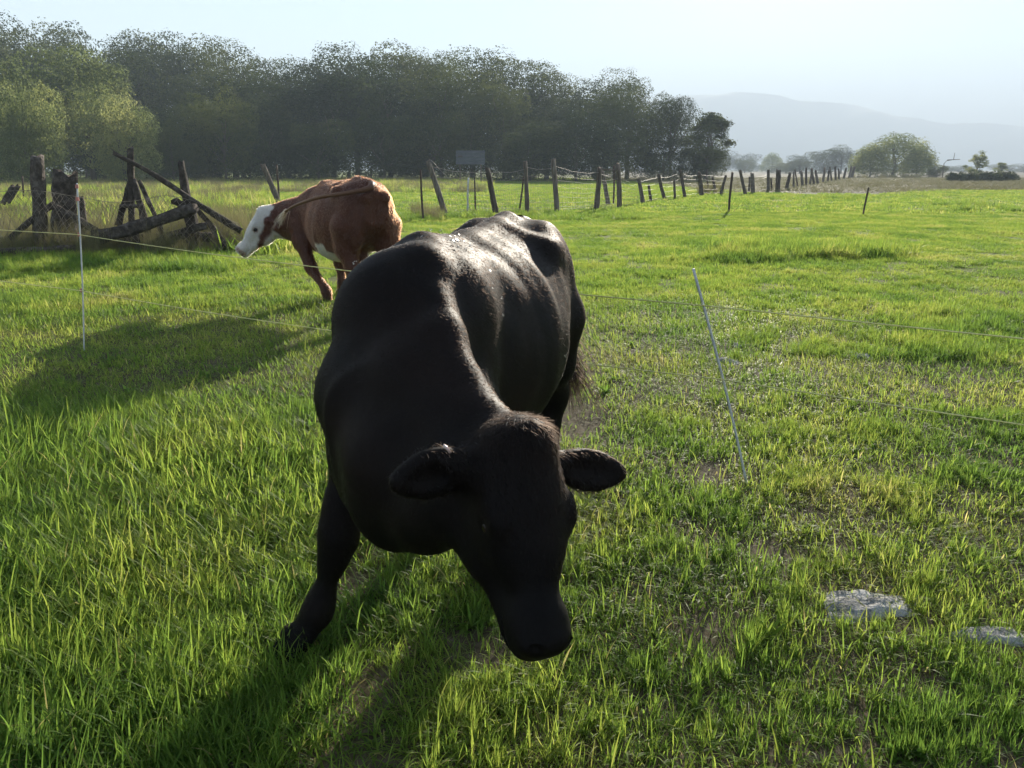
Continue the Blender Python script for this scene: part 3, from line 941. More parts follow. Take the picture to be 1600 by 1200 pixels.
# ---- the black cow ------------------------------------------------
def black_cow():
    org, f, l, L = place((-0.298, 2.48), (-0.272, -0.962))
    U = np.array([0, 0, 1.0])
    S = Field((-1.05, 1.25, -0.02), (0.85, 4.15, 1.5), 0.0090)
    S.torso(org, f, l, TORSO, .05)
    torso_extras(S, L, f, l)
    poll = np.array([.050, 1.70, .925])
    muz = np.array([.118, 1.455, .470])
    # neck, crest, throat and dewlap
    W = lambda *q: np.array(q, float)
    S.chain([(L(-.12, 0, 1.06), .215), (W(-.335, 2.38, 1.06), .19), (W(-.245, 2.10, .92), .135), (W(-.085, 1.84, .815), .105)], .07)
    S.chain([(L(.05, 0, .84), .215), (W(-.365, 2.26, .84), .18), (W(-.29, 2.03, .73), .15), (W(-.12, 1.82, .72), .11)], .08)
    S.chain([(W(-.425, 2.22, .66), .125), (W(-.33, 2.04, .61), .105), (W(-.21, 1.88, .64), .085), (W(-.10, 1.78, .70), .07)], .06)
    S.chain([(W(-.42, 2.16, .585), .075), (W(-.31, 2.01, .56), .062), (W(-.23, 1.91, .59), .05)], .05)
    S.chain([(L(-.05, 0, 1.235), .06), (W(-.265, 2.36, 1.205), .05), (W(-.195, 2.12, 1.055), .045), (W(-.085, 1.90, .905), .038), (W(.01, 1.77, .875), .045)], .06)
    legs = [
        dict(world=True, chain=[(-.425, 2.38, .82, .115), (-.500, 2.345, .66, .074), (-.535, 2.31, .48, .051), (-.548, 2.30, .41, .049), (-.553, 2.295, .36, .050), (-.573, 2.285, .29, .035), (-.612, 2.275, .17, .032), (-.630, 2.265, .12, .041), (-.672, 2.245, .06, .041)],
             hoof=(-.69, 2.23, .0), toe=nrm(f + l * -.25)),
        dict(chain=[(.12, .18, .80, .12), (-.04, .20, .66, .092), (-.13, .19, .40, .060), (-.14, .19, .36, .056), (-.25, .19, .16, .040), (-.265, .19, .115, .047), (-.255, .19, .06, .044)],
             hoof=(-.24, .19, .0), toe=f),
        dict(chain=[(-1.08, .18, .85, .16), (-1.10, .18, .66, .115), (-1.22, .165, .49, .068), (-1.235, .16, .44, .058), (-1.20, .155, .17, .043), (-1.19, .155, .115, .05), (-1.16, .155, .06, .045)],
             hoof=(-1.13, .155, .0), toe=f),
        dict(chain=[(-1.04, -.20, .85, .16), (-1.02, -.20, .66, .115), (-1.08, -.19, .49, .065), (-1.09, -.185, .44, .055), (-1.02, -.18, .17, .041), (-1.01, -.18, .115, .05), (-.98, -.18, .06, .045)],
             hoof=(-.95, -.18, .0), toe=f)]
    build_legs(S, L, legs)
    view = nrm(np.array([0, 0, CAM_H]) - (poll + muz) / 2)
    side = np.array([1.0, 0, 0])
    fr = head_frame(poll, muz, view * math.cos(R(35)) + side * math.sin(R(35)))
    o, a, n, r = fr
    rs = 1.0 if r[0] > 0 else -1.0            # r points to the viewer's right or left
    right_ear = (r * -1 + a * .22 + n * .10, n * 1 + a * .30, .228, .052)
    left_ear = (r * 1 + a * .10 - n * .15, n * 1 + a * .45, .188, .054)
    ears = (right_ear, left_ear)      # r points to the viewer's left
    p = build_head(S, fr, .98, ears)
    S.folds(org, f, .024)
    me, P, Q = S.mesh('black_cow_body', org, 3)
    root = empty('black_cow', org)
    tag(root, 'big black cow lowering its head towards the camera in the foreground', 'cow')
    body = link('body', me, M['black_hide'], root)
    set_hide(me, P, lambda P: np.array([.0042, .0032, .0028])[None] + np.clip(fbm(P[:, 1] * 3, P[:, 2] * 3 + P[:, 0], 71) - .45, 0, 1)[:, None] * np.array([.022, .012, .008])[None])
    for q in (-1, 1):
        eo = link('eye', sphere_mesh('eye', .021), M['eye'], root, p(.20, -.080, q * .099) - org)
    # metal tag clipped on the ear at the viewer's left
    d = nrm(left_ear[0]); w = np.cross(d, nrm(left_ear[1]))
    b = p(.055, -.115, .105) + d * .075
    up = w if w[2] > 0 else -w
    c = b + up * .050 + n * .006
    V, F = tube_np([c + up * .010 + n * .010 + d * .004, c + up * .002 + n * .016, c - up * .012 + n * .02 - d * .006], [.003, .0036, .003], 6)
    link('ear_tag', mesh_np('ear_tag', V - org, F), M['tag_pink'], root)
    # tail
    tl = spline([L(-1.20, 0, 1.27), L(-1.33, .02, 1.24), L(-1.385, .05, 1.12), L(-1.40, .11, .92), L(-1.38, .17, .72), L(-1.36, .20, .58)], 26)
    V, F = tube_np(tl, np.linspace(.036, .014, 26), 10)
    tm = mesh_np('tail', V - org, F); smooth(tm); set_hide(tm, V, lambda P: np.tile(np.array([.0042, .0032, .0028]), (len(P), 1)))
    tail = link('tail', tm, M['black_hide'], root)
    r8 = np.random.default_rng(5)
    st = []
    for i in range(420):
        t0 = tl[r8.integers(13, 26)] + r8.normal(0, .009, 3)
        ln = r8.uniform(.14, .34)
        out = l * (r8.uniform(-.05, .30) + .06) - f * r8.uniform(-.05, .18)
        if i % 4 == 0: out = l * r8.uniform(.3, .85) - f * r8.uniform(-.1, .3)
        st.append([t0 + out * ln * t + np.array([0, 0, -1]) * ln * (t ** 1.2) * .9 + r8.normal(0, .004, 3) * t for t in np.linspace(0, 1, 6)])
    curves_obj('tail_switch', np.array(st) - org, .0022, root, M['black_hair'])
    # coat
    def flow(q):
        back = np.tile(-f * .65 + np.array([0, 0, -.75]), (len(q), 1))
        dist = np.linalg.norm(q - (poll + a * .2), axis=1)
        wgt = np.clip(1.3 - dist / .33, 0, 1)[:, None]
        return back * (1 - wgt) + a * wgt
    def ln(q):
        crest = np.exp(-((np.linalg.norm(q - poll, axis=1) / .10) ** 2))
        earz = np.exp(-((np.linalg.norm(q - p(.06, -.1, -.18), axis=1) / .11) ** 2)) + np.exp(-((np.linalg.norm(q - p(.06, -.1, .18), axis=1) / .11) ** 2))
        muzz = np.clip((np.linalg.norm(q - p(.47, -.09, 0), axis=1) - .08) / .08, .15, 1)
        return (1 + 1.5 * crest + .7 * earz) * muzz
    coat = hair_on('coat', P, Q, org, root, M['black_hair'], 190000, .015, flow, 3, .19, .00055, len_fn=ln)
    tag(coat, kind='stuff')
    return org, f, l, L, P, Q

# ---- the red cow with a white face ---------------------------------
def red_cow():
    sc_ = 1.07
    org, f, l, L0 = place((-2.20, 9.42), (-0.57, 0.82))
    L = lambda x, y, z: org + (f * x + l * y) * sc_ + np.array([0, 0, z * sc_])
    U = np.array([0, 0, 1.0])
    S = Field((-3.75, 7.6, -0.02), (-0.7, 10.5, 1.62), 0.0155)
    st = [(x * sc_, (t + np.interp(x, [-1.0, -.7, -.4, -.1, .1, .4], [.015, .025, .03, .0, -.03, -.02])) * sc_, b * sc_, w * sc_) for x, t, b, w in TORSO]
    S.torso(org, f, l, st, .05)
    torso_extras(S, L, f, l)
    poll = np.array([-3.00, 9.62, 1.05]); muz = np.array([-3.37, 9.50, .55])
    ne = poll + np.array([.12, .02, -.07])
    mid = (L(.12, .0, 1.03) + ne) / 2
    S.chain([(L(-.05, 0, 1.00), .23), (L(.12, .02, .97), .225), (mid - U * .045, .165), (ne - U * .01, .12)], .08)
    S.chain([(L(.12, .0, .84), .22), (mid - U * .15, .17), (ne - U * .14, .115)], .08)
    S.chain([(L(.24, 0, .64), .13), (L(.38, .04, .62), .10), (mid - U * .26, .085), (ne - U * .2 + f * .02, .07)], .06)
    for q in (-1, 1):
        S.ell(L(-.94, q * .235, 1.20), [f, l, U], [.07, .055, .045], .05)
        S.ell(L(-1.30, q * .11, 1.15), [f, l, U], [.055, .05, .05], .035)
    S.cone(L(-.9, 0, 1.31), L(-1.22, 0, 1.27), .03, .035, .04)
    S.ell(L(-1.42, 0, .92), [f, l, U], [.10, .028, .25], .05, cut=True)
    S.ell(L(-.80, 0, .545), np.array([f, l, U]), [.17, .13, .12], .06)   # udder
    legs = [
        dict(chain=[(.17, .20, .80, .13), (.10, .23, .64, .092), (-.04, .21, .40, .062), (-.06, .205, .36, .058), (-.28, .15, .17, .041), (-.305, .145, .125, .049), (-.31, .14, .06, .045)],
             hoof=(-.29, .14, .0), toe=nrm(f + U * 0)),
        dict(chain=[(.20, -.20, .80, .13), (.18, -.22, .64, .092), (.16, -.22, .40, .062), (.16, -.22, .36, .058), (.13, -.22, .17, .041), (.13, -.22, .125, .049), (.15, -.22, .06, .045)],
             hoof=(.17, -.22, .0), toe=f),
        dict(chain=[(-1.05, .20, .85, .17), (-1.04, .20, .66, .12), (-1.12, .19, .49, .068), (-1.13, .185, .44, .058), (-1.05, .18, .17, .042), (-1.04, .18, .115, .05), (-1.01, .18, .06, .046)],
             hoof=(-.98, .18, .0), toe=f),
        dict(chain=[(-1.10, -.20, .85, .17), (-1.14, -.20, .66, .12), (-1.26, -.19, .49, .068), (-1.275, -.185, .44, .058), (-1.26, -.18, .17, .042), (-1.25, -.18, .115, .05), (-1.22, -.18, .06, .046)],
             hoof=(-1.19, -.18, .0), toe=f)]
    build_legs(S, L, legs)
    fr = head_frame(poll, muz, np.array([-.82, -.20, .62]))
    o, a, n, r = fr
    cam_side = 1 if (r @ np.array([.3, -1, 0])) > 0 else -1
    e1 = (r * -.7 - n * .85 + a * .05, r * -.8 + n * .3 + a * .5, .21, .06)
    e2 = (r * .7 - n * .85 + a * .05, r * .8 + n * .3 + a * .5, .21, .06)
    p = build_head(S, fr, 1.16, (e1, e2))
    S.folds(org, f, .022, 9)
    me, P, Q = S.mesh('red_cow_body', org, 2)
    root = empty('red_cow', org)
    tag(root, 'red-brown cow with a white face seen from behind near the fence', 'cow')
    def colour(P):
        c = np.tile(np.array([.074, .0212, .0088]), (len(P), 1))
        wob = .03 * (vnoise(P[:, 0] * 14, P[:, 2] * 14, 3) - .5) + .02 * (vnoise(P[:, 1] * 20, P[:, 2] * 20, 4) - .5)
        q = P - o
        ha, hn, hr = q @ a, q @ n, q @ r
        s = 1.16
        face = (ha > -.10 * s) & (ha < .7) & (np.abs(hr) < .125 * s) & ((hn + wob) > (-.105 * s - .30 * np.clip(ha - .08 * s, 0, 1) - .5 * np.clip(ha - .30 * s, 0, 1))) & (hn > -.30 * s)
        jaw = (ha > .10 * s) & (ha < .7) & (np.abs(hr) < .17 * s) & ((hn - wob) < -.215 * s) & (hn > -.42 * s) & ((ha - wob) > .0)
        d = P - org
        X = (d @ f) / sc_; Y = (d @ l) / sc_; Z = P[:, 2] / sc_
        belly = (Z + wob < .60) & (Z > .44) & (X > -.92) & (X < -.12) & (np.abs(Y) < .33)
        patch = (np.abs(X + .60 + wob) < .10) & (Z < .68 + wob) & (Z > .44) & (np.abs(Y) < .42)
        brisk = (Z < .62 + wob) & (Z > .5) & (X > .2) & (np.abs(Y) < .12)
        white = face | jaw | belly | patch | brisk
        c[white] = np.array([.60, .56, .50])
        eye_p = np.linalg.norm(P - p(.20, -.078, cam_side * .10), axis=1) < .034
        eye_q = np.linalg.norm(P - p(.20, -.078, -cam_side * .10), axis=1) < .034
        c[eye_p | eye_q] = np.array([.20, .07, .035])
        nose = (ha > .455 * s) & (hn > -.14 * s) & (np.abs(hr) < .15)
        c[nose] = np.array([.30, .19, .15])
        hoof = Z < .075
        c[hoof] = np.array([.03, .024, .02])
        shin = (Z > .075) & (Z < .2)
        c[shin] *= .6
        return c
    body = link('body', me, M['red_hide'], root)
    set_hide(me, P, colour, Q)
    for q in (-1, 1):
        link('eye', sphere_mesh('eye', .024), M['eye'], root, p(.20, -.078, q * .104) - org)
    tl = spline([L(-1.10, 0, 1.27), L(-1.27, .01, 1.265), L(-1.34, .10, 1.225), L(-1.22, .28, 1.185), L(-.98, .41, 1.15), L(-.70, .49, 1.09), L(-.50, .53, 1.04), L(-.34, .55, .985)], 40)
    V, F = tube_np(tl, np.concatenate([np.linspace(.045, .022, 16), np.linspace(.022, .012, 24)]), 10)
    tm = mesh_np('tail', V - org, F); smooth(tm); set_hide(tm, V, lambda P: np.array([.074, .0212, .0088])[None] + np.linspace(0, 1, len(P))[:, None] * np.array([.16, .11, .06])[None])
    link('tail', tm, M['red_hide'], root)
    r8 = np.random.default_rng(9)
    stt = []
    dirt = nrm(tl[-1] - tl[-6])
    for i in range(45):
        t0 = tl[r8.integers(36, 40)] + r8.normal(0, .012, 3)
        ln = r8.uniform(.10, .26)
        dd = dirt + r8.normal(0, .16, 3)
        stt.append([t0 + dd * ln * t + np.array([0, 0, -1]) * ln * t * t * .35 for t in np.linspace(0, 1, 5)])
    curves_obj('tail_switch', np.array(stt) - org, .0035, root, M['tan_hair'])
    def flow(q):
        return np.tile(-f * .6 + np.array([0, 0, -.8]), (len(q), 1))
    cc = colour((P[Q[:, 0]] + P[Q[:, 2]]) / 2)
    isred = (cc[:, 0] < .3)
    for nm, sel, mt, cnt, sd in (('coat', isred, M['red_hair'], 45000, 4), ('face_hair', ~isred, M['cream_hair'], 9000, 6)):
        h = hair_on(nm, P, Q[sel], org, root, mt, cnt, .026, flow, sd, .42, .0016)
        tag(h, kind='stuff')

BC = black_cow()
red_cow()
# ------------------------------------------------------------------ mountains
def mountains():
    def ridge(name, depth, prof, seed, label):
        us = np.linspace(-900, 2500, 520)
        r = np.random.default_rng(seed)
        pu = [p[0] for p in prof]; pv = [p[1] for p in prof]
        v = np.interp(us, pu, pv) + 9.0 * (fbm(us / 70.0, us * 0, seed, 5) - .5)
        V = []
        rows = 9
        for j in range(rows):
            t = j / (rows - 1)
            for u, vv in zip(us, v):
                top = at_depth(u, vv, depth)
                z = max(top.z, 18) * (1 - t) ** 1.25 * (1 + .10 * math.sin(u * .05 + j * 1.7) * (t > 0) * (t < 1))
                y = depth - t * 640 + 50 * math.sin(u * .021 + j)* (t > 0)
                V.append((top.x * y / depth, y, z - 2))
        back = []
        for u, vv in zip(us, v):
            top = at_depth(u, vv, depth)
            back.append((top.x, depth + 520, -2))
        V = back + V
        n = len(us)
        i = np.arange(n * (rows + 1)).reshape(rows + 1, n)
        F = np.stack([i[:-1, :-1], i[1:, :-1], i[1:, 1:], i[:-1, 1:]], -1).reshape(-1, 4)
        me = mesh_np(name, V, [F]); smooth(me)
        o = link(name, me, M['mountain'])
        tag(o, label, kind='structure')
    ridge('mountains', 3500, [(-900, 205), (300, 190), (900, 170), (1060, 150), (1120, 147), (1150, 144), (1215, 147), (1250, 157), (1320, 162), (1400, 178), (1480, 190), (1600, 197), (1900, 205), (2500, 225)], 3,
          'pale blue mountain ridge fading into the haze on the horizon')

mountains()

# ------------------------------------------------------------------ trees
def leaf_cloud(r, lobes, n, size, shell=.45):
    """leaf-sized bent faces spread through the lobes of a crown; each lobe (cx,cy,cz,rx,ry,rz)"""
    lobes = np.array(lobes)
    vol = lobes[:, 3] * lobes[:, 4] * lobes[:, 5]
    w = vol ** .72; w /= w.sum()
    k = r.choice(len(lobes), n, p=w)
    d = r.normal(0, 1, (n, 3)); d /= np.linalg.norm(d, axis=1)[:, None]
    rad = 1 - shell * r.random(n) ** 1.4 + r.normal(0, .022, n)
    # ragged outline: push some sprays out, leave holes between
    ph = k * 1.7
    rag = .12 * np.sin(d[:, 0] * 5 + ph) * np.sin(d[:, 1] * 6 + ph * 1.3) + .10 * np.sin(d[:, 2] * 9 + ph * 2)
    rad = rad * (1 + rag)
    hole = (np.sin(d[:, 0] * 7 + ph * 3) * np.sin(d[:, 1] * 8 + ph) * np.sin(d[:, 2] * 7 + ph * 2)) > .42
    P = lobes[k, :3] + d * lobes[k, 3:] * rad[:, None]
    P = P[~hole]; d = d[~hole]; k = k[~hole]; n = len(P)
    nn = d * 1.0 + r.normal(0, .42, (n, 3)); nn /= np.linalg.norm(nn, axis=1)[:, None]
    t = np.cross(nn, r.normal(0, 1, (n, 3))); t /= np.linalg.norm(t, axis=1)[:, None]
    b = np.cross(nn, t)
    s = size * r.uniform(.55, 1.35, n)
    a0 = P - t * s[:, None] * .75
    a1 = P + b * s[:, None] * .42 + nn * s[:, None] * .12
    a2 = P + t * s[:, None] * .75
    a3 = P - b * s[:, None] * .42 + nn * s[:, None] * .12
    V = np.stack([a0, a1, a2, a3], 1).reshape(-1, 3)
    F = (np.arange(n) * 4)[:, None] + np.array([[0, 1, 2, 3]])
    lt = r.random(len(lobes))
    tone = .5 + .95 * (lt[k] - .5) + .3 * (r.random(n) - .5)
    return V, F, np.repeat(tone, 4)

def crown_lobes(r, kind):
    """unit tree: height 1, crown half-width about .4"""
    L_ = []
    if kind == 'tall':       # cottonwood: high domed crown on several limbs
        for i in range(13):
            z = r.uniform(.34, .86); a_ = i * 2.4 + r.uniform(-.4, .4); q = .31 * math.sqrt(max(.05, 1 - ((z - .55) / .45) ** 2)) * r.uniform(.45, 1)
            s = r.uniform(.125, .20)
            L_.append((q * math.cos(a_), q * math.sin(a_), z, s * 1.1, s * 1.1, s * .9))
        L_.append((0, 0, .58, .24, .24, .28))
        for i in range(7):
            a_ = r.uniform(0, 6.28); L_.append((.25 * math.cos(a_), .25 * math.sin(a_), r.uniform(.12, .34), .14, .14, .14))
    elif kind == 'round':    # willow: billowing to the ground
        for i in range(15):
            z = r.uniform(.10, .80); a_ = i * 2.4 + r.uniform(-.4, .4); q = .46 * math.sqrt(max(.05, 1 - ((z - .35) / .62) ** 2)) * r.uniform(.5, 1)
            s = r.uniform(.16, .26)
            L_.append((q * math.cos(a_), q * math.sin(a_), z, s, s, s * .95))
        L_.append((0, 0, .42, .34, .34, .38))
    elif kind == 'dome':     # lone rounded willow: an even dome
        for i in range(46):
            a_ = i * 2.39996 + r.uniform(-.2, .2); zz = (i + .5) / 46
            q = math.sqrt(1 - zz ** 2)
            s = r.uniform(.12, .19)
            L_.append((.46 * q * math.cos(a_), .46 * q * math.sin(a_), .12 + .72 * zz * r.uniform(.92, 1.05), s, s, s * .85))
        L_.append((0, 0, .38, .42, .42, .40))
    elif kind == 'upright':  # young tree: loose cone of sprays
        for i in range(46):
            z = r.uniform(.16, .96); a_ = r.uniform(0, 6.28); q = .36 * (1.02 - z) ** .7 * r.uniform(.2, 1)
            s = r.uniform(.045, .09)
            L_.append((q * math.cos(a_), q * math.sin(a_), z, s, s, s))
    else:                    # sparse: open crown, small tree
        for i in range(30):
            z = r.uniform(.22, .94); a_ = r.uniform(0, 6.28); q = .40 * (1.05 - abs(z - .45) * 1.25) * r.uniform(.25, 1)
            s = r.uniform(.06, .12)
            L_.append((q * math.cos(a_), q * math.sin(a_), z, s, s, s * .8))
    return L_

def wood_mesh(r, lobes, thick, h0=.0):
    V, F, T = [], [], []
    n0 = 0
    def add(pts, rad, seg):
        nonlocal n0
        v, f = tube_np(pts, rad, seg, False)
        V.append(v); F.append(f[0] + n0); n0 += len(v)
    top = max(l[2] for l in lobes)
    wob = r.normal(0, .015, (6, 2))
    trunk = [(wob[i, 0] * i / 2, wob[i, 1] * i / 2, h0 - .01 + i / 5 * top * .8) for i in range(6)]
    add(trunk, np.linspace(thick, thick * .25, 6), 7)
    for l in sorted(lobes, key=lambda l: -l[3])[:9]:
        z0 = max(.06, l[2] * r.uniform(.35, .6))
        s = np.array([np.interp(z0, [0, top], [0, trunk[5][0]]), np.interp(z0, [0, top], [0, trunk[5][1]]), z0])
        e_ = np.array(l[:3]); m_ = (s + e_) / 2 + np.array([0, 0, .03])
        add([s, m_, e_], [thick * .42, thick * .28, thick * .08], 5)
    return np.concatenate(V), [np.concatenate(F)]

TREE_VAR = {}
def tree_variants(key, kind, n, leaf, count, mat, seed, thick=.022, shell=.22):
    out = []
    for k in range(count):
        r = np.random.default_rng(seed + k)
        lobes = crown_lobes(r, kind)
        V, F, T = leaf_cloud(r, lobes, n, leaf, shell)
        cm = mesh_np('crown', V, [F]); add_tone(cm, T); cm.materials.append(mat)
        wv, wf = wood_mesh(r, lobes, thick)
        wm = mesh_np('trunk', wv, wf); smooth(wm); wm.materials.append(M['bark'])
        top = np.percentile(V[:, 2], 99.7); hw = np.percentile(np.abs(V[:, 0]), 98)
        out.append((cm, wm, top, hw))
    TREE_VAR[key] = out

tree_variants('tall', 'tall', 26000, .0105, 6, M['leaf_forest'], 700)
tree_variants('round', 'round', 24000, .0135, 4, M['leaf_forest'], 720)
tree_variants('willow', 'round', 28000, .0150, 3, M['leaf_willow'], 740)
tree_variants('tallwillow', 'tall', 24000, .0135, 2, M['leaf_willow'], 780)
tree_variants('sparse', 'sparse', 5200, .024, 3, M['leaf_forest'], 760, .016, .8)

tree_variants('dome', 'dome', 24000, .0150, 2, M['leaf_willow'], 790)
tree_variants('upright', 'upright', 4500, .022, 2, M['leaf_willow'], 795, .018, .8)
tree_no = [0]
def tree(key, u, v_top, width, depth, label, group=None, name='tree'):
    """a tree standing on the ground at that depth, as tall and wide as the photograph shows it"""
    tree_no[0] += 1
    r = random.Random(tree_no[0] * 13)
    var = TREE_VAR[key][tree_no[0] % len(TREE_VAR[key])]
    top = at_depth(u, v_top, depth)
    H = top.z / var[2]
    Wd = (width / FPX) * depth * .5 / var[3]
    root = empty(name, (top.x, depth, 0), r.uniform(0, 6.28))
    root.scale = (Wd, Wd, H)
    tag(root, label, 'tree', group)
    for nm, me in (('crown', var[0]), ('trunk', var[1])):
        c = bpy.data.objects.new(nm, me); col.objects.link(c); c.parent = root
    return root

# skyline of the wood, from the photograph
SK = [(-260, 10), (0, 25), (60, 33), (110, 48), (190, 38), (250, 50), (300, 58), (400, 84), (500, 79), (600, 74), (690, 70), (780, 88), (860, 95), (940, 112), (980, 128)]
LM = [(-60, 'at the left edge of the picture'), (20, 'left of the thick leaning post'), (60, 'straight above the thick leaning post'), (104, 'above the dark stump'), (150, 'between the stump and the forked frame'), (204, 'above the forked frame'),
      (245, 'just right of the forked frame'), (287, 'above the split post'), (335, 'right of the split post'), (385, "above the red cow's white face"), (440, "above the red cow's neck"), (485, "above the red cow's shoulder"), (535, 'above the middle of the red cow'),
      (585, "above the red cow's rump"), (630, "just right of the red cow's rump"), (672, 'above the leaning fence post'), (735, 'above the grey board'), (790, 'right of the grey board'), (822, "above the black cow's rump"), (868, 'above the post right of the black cow'),
      (935, 'above the doubled fence post'), (990, 'right of the doubled fence post')]
wr_ = random.Random(4)
def row(us, jit, key, vf, wid, dep, desc, group):
    used = set()
    for i, u in enumerate(us):
        uu = u + wr_.uniform(-jit, jit)
        lm = min((l for l in LM if l[1] not in used), key=lambda l: abs(l[0] - uu))
        used.add(lm[1])
        v = vf(uu)
        tree(key(i), uu, v, wr_.uniform(*wid), wr_.uniform(*dep), desc + ' ' + lm[1], group)
sky_v = lambda u: np.interp(u, [s[0] for s in SK], [s[1] for s in SK])
row(range(-70, 960, 62), 14, lambda i: 'tall', lambda u: sky_v(u) + wr_.uniform(-3, 9), (120, 165), (138, 160), 'tall dark tree on the skyline', 'back row of the dark wood')
row(range(-60, 930, 84), 18, lambda i: 'tall' if i % 2 else 'round', lambda u: sky_v(u) + wr_.uniform(26, 60), (125, 165), (118, 132), 'shaded mid-height tree of the wood', 'middle row of the dark wood')
row(range(190, 960, 78), 18, lambda i: 'round', lambda u: wr_.uniform(148, 195), (105, 140), (103, 113), 'low bushy tree at the foot of the wood', 'front row of the dark wood')
# trees that stand out
tree('willow', -40, 45, 190, 84, 'sunlit pale green willow cut by the left edge of the picture', None, 'willow_tree')
tree('willow', 25, 130, 110, 72, 'lowest pale willow at the far left above the weeds', None, 'willow_tree')
tree('tallwillow', 120, 72, 150, 92, 'broad sunlit willow with a billowing crown at the left of the wood', None, 'willow_tree')
tree('willow', 178, 135, 110, 84, 'rounded light green willow just right of the broad one', None, 'willow_tree')
tree('round', 340, 140, 110, 96, 'grey-green round tree standing in front of the dark wood', None, 'round_tree')
tree('round', 262, 190, 80, 92, 'small shaded willow between the light willows and the grey-green tree', None, 'round_tree')
tree('tall', 985, 120, 130, 126, 'dark domed tree near the right end of the wood', None, 'cottonwood_tree')
tree('round', 965, 160, 150, 118, 'dark spreading tree in front of the domed tree', None, 'cottonwood_tree')
tree('tall', 1052, 148, 84, 122, 'round-topped dark tree second from the right end of the wood', None, 'cottonwood_tree')
tree('round', 1040, 205, 110, 116, 'low dark tree under the round-topped one', None, 'cottonwood_tree')
tree('round', 1106, 190, 62, 120, 'dense dark lower part of the trees at the right end of the wood', None, 'cottonwood_tree')
tree('sparse', 1110, 178, 84, 117, 'last loose tree at the right end of the dark wood', None, 'cottonwood_tree')
tree('round', 1108, 226, 58, 119, 'grey bush at the foot of the last tree of the wood', None, 'bush')
# far groups to the right
tree('round', 1158, 236, 75, 620, 'faint blue rounded tree farthest away beside the wood', None, 'distant_tree')
tree('round', 1120, 240, 60, 640, 'faint blue tree half hidden behind the end of the wood', None, 'distant_tree')
tree('dome', 1208, 239, 34, 420, 'small loose hazy tree between the wood and the far grove', None, 'distant_tree')
tree('round', 1165, 247, 30, 400, 'tiny hazy round tree left of the loose one', None, 'distant_tree')
tree('round', 1252, 238, 56, 330, 'leftmost round tree of the hazy far grove', None, 'distant_tree')
tree('round', 1290, 234, 50, 340, 'second hazy tree of the far grove', None, 'distant_tree')
tree('tall', 1318, 227, 48, 330, 'tallest hazy tree of the far grove beside the big willow', None, 'distant_tree')
tree('round', 1230, 252, 60, 350, 'low hazy shrubs at the left foot of the far grove', None, 'distant_tree')
tree('dome', 1402, 209, 116, 172, 'big rounded olive willow standing alone on the right', None, 'willow_tree')
tree('dome', 1365, 226, 62, 175, 'smaller willow merged into the left of the big lone willow', None, 'willow_tree')
tree('dome', 1438, 225, 44, 174, 'small willow lobe at the right of the big lone willow', None, 'willow_tree')
tree('upright', 1532, 236, 40, 150, 'small open yellow-green tree above the dark hedge', None, 'small_tree')
tree('upright', 1566, 254, 24, 170, 'little tilted tree at the right end of the hedge', None, 'small_tree')
tree('round', 1466, 258, 34, 160, 'low bush between the lone willow and the hedge', None, 'bush')
for u, v, w, lb in ((1500, 258, 50, 'faint low tree behind the left end of the hedge'), (1580, 256, 60, 'faint low tree behind the right end of the hedge'), (1630, 255, 60, 'faint low tree cut by the right edge of the picture')):
    tree('round', u, v, w, 480, lb, 'far trees behind the hedge', 'distant_tree')

# hedge
def hedge():
    a_ = ground_at(1480, 283.5); b_ = ground_at(1585, 283.5)
    r = np.random.default_rng(81)
    Y = a_.y
    x0, x1 = a_.x, b_.x
    lob = []
    n = 26
    for i in range(n):
        x = x0 + (x1 - x0) * (i + .5) / n
        s = r.uniform(.75, 1.15)
        lob.append((x - x0, r.uniform(-.3, .3), .55 * s, (x1 - x0) / n * 1.1, .9, .62 * s))
    V, F, T = leaf_cloud(r, lob, 9000, .16, .6)
    V[:, 2] = np.maximum(V[:, 2], .0)
    root = empty('hedge', (x0, Y, 0))
    tag(root, 'long low dark hedge at the far right edge of the pasture', 'hedge')
    me = mesh_np('foliage', V, [F]); add_tone(me, T)
    link('foliage', me, M['leaf_hedge'], root)
    for i in range(14):
        x = (x1 - x0) * (i + .5) / 14
        v, f = tube_np([(x, 0, -.02), (x + .05, 0, .4), (x - .05, .05, .9)], [.03, .025, .01], 5, False)
        link('stem', mesh_np('stem', v, f), M['bark'], root)

hedge()
# ------------------------------------------------------------------ fences
def post_mesh(name, base, top, r0, r1, seed, seg=9, knots=True):
    """weathered round post from base to top (vectors relative to base)"""
    r = np.random.default_rng(seed)
    n = 9
    t = np.linspace(0, 1, n)
    d = np.array(top) - np.array(base)
    side = np.cross(d, [0, 1, .01]); side /= np.linalg.norm(side)
    P = np.array(base)[None] + d[None] * t[:, None] + side[None] * (.03 * np.linalg.norm(d) * np.sin(t * 3 + r.uniform(0, 6)) * .35)[:, None]
    V, F = tube_np(P, np.interp(t, [0, 1], [r0, r1]), seg)
    k = np.arange(n * seg) % seg
    f = 1 + .16 * np.sin(k * 2.1 + r.uniform(0, 6)) * r.uniform(.5, 1) + r.normal(0, .06, n * seg)
    i = np.arange(n * seg) // seg
    V[:n * seg] = P[i] + (V[:n * seg] - P[i]) * f[:, None]
    V[(n - 1) * seg:n * seg] += d / np.linalg.norm(d) * r.normal(0, r1 * .5, seg)[:, None]
    return mesh_np(name, V, F)

def wire_np(pts, rad=.004, seg=3):
    return tube_np(pts, rad, seg, False)

def joined(name, parts, mat, parent):
    V, F, k = [], [], 0
    for v, f in parts:
        V.append(v); F += [g + k for g in f]; k += len(v)
    me = mesh_np(name, np.concatenate(V), [np.concatenate(F)])
    return link(name, me, mat, parent)

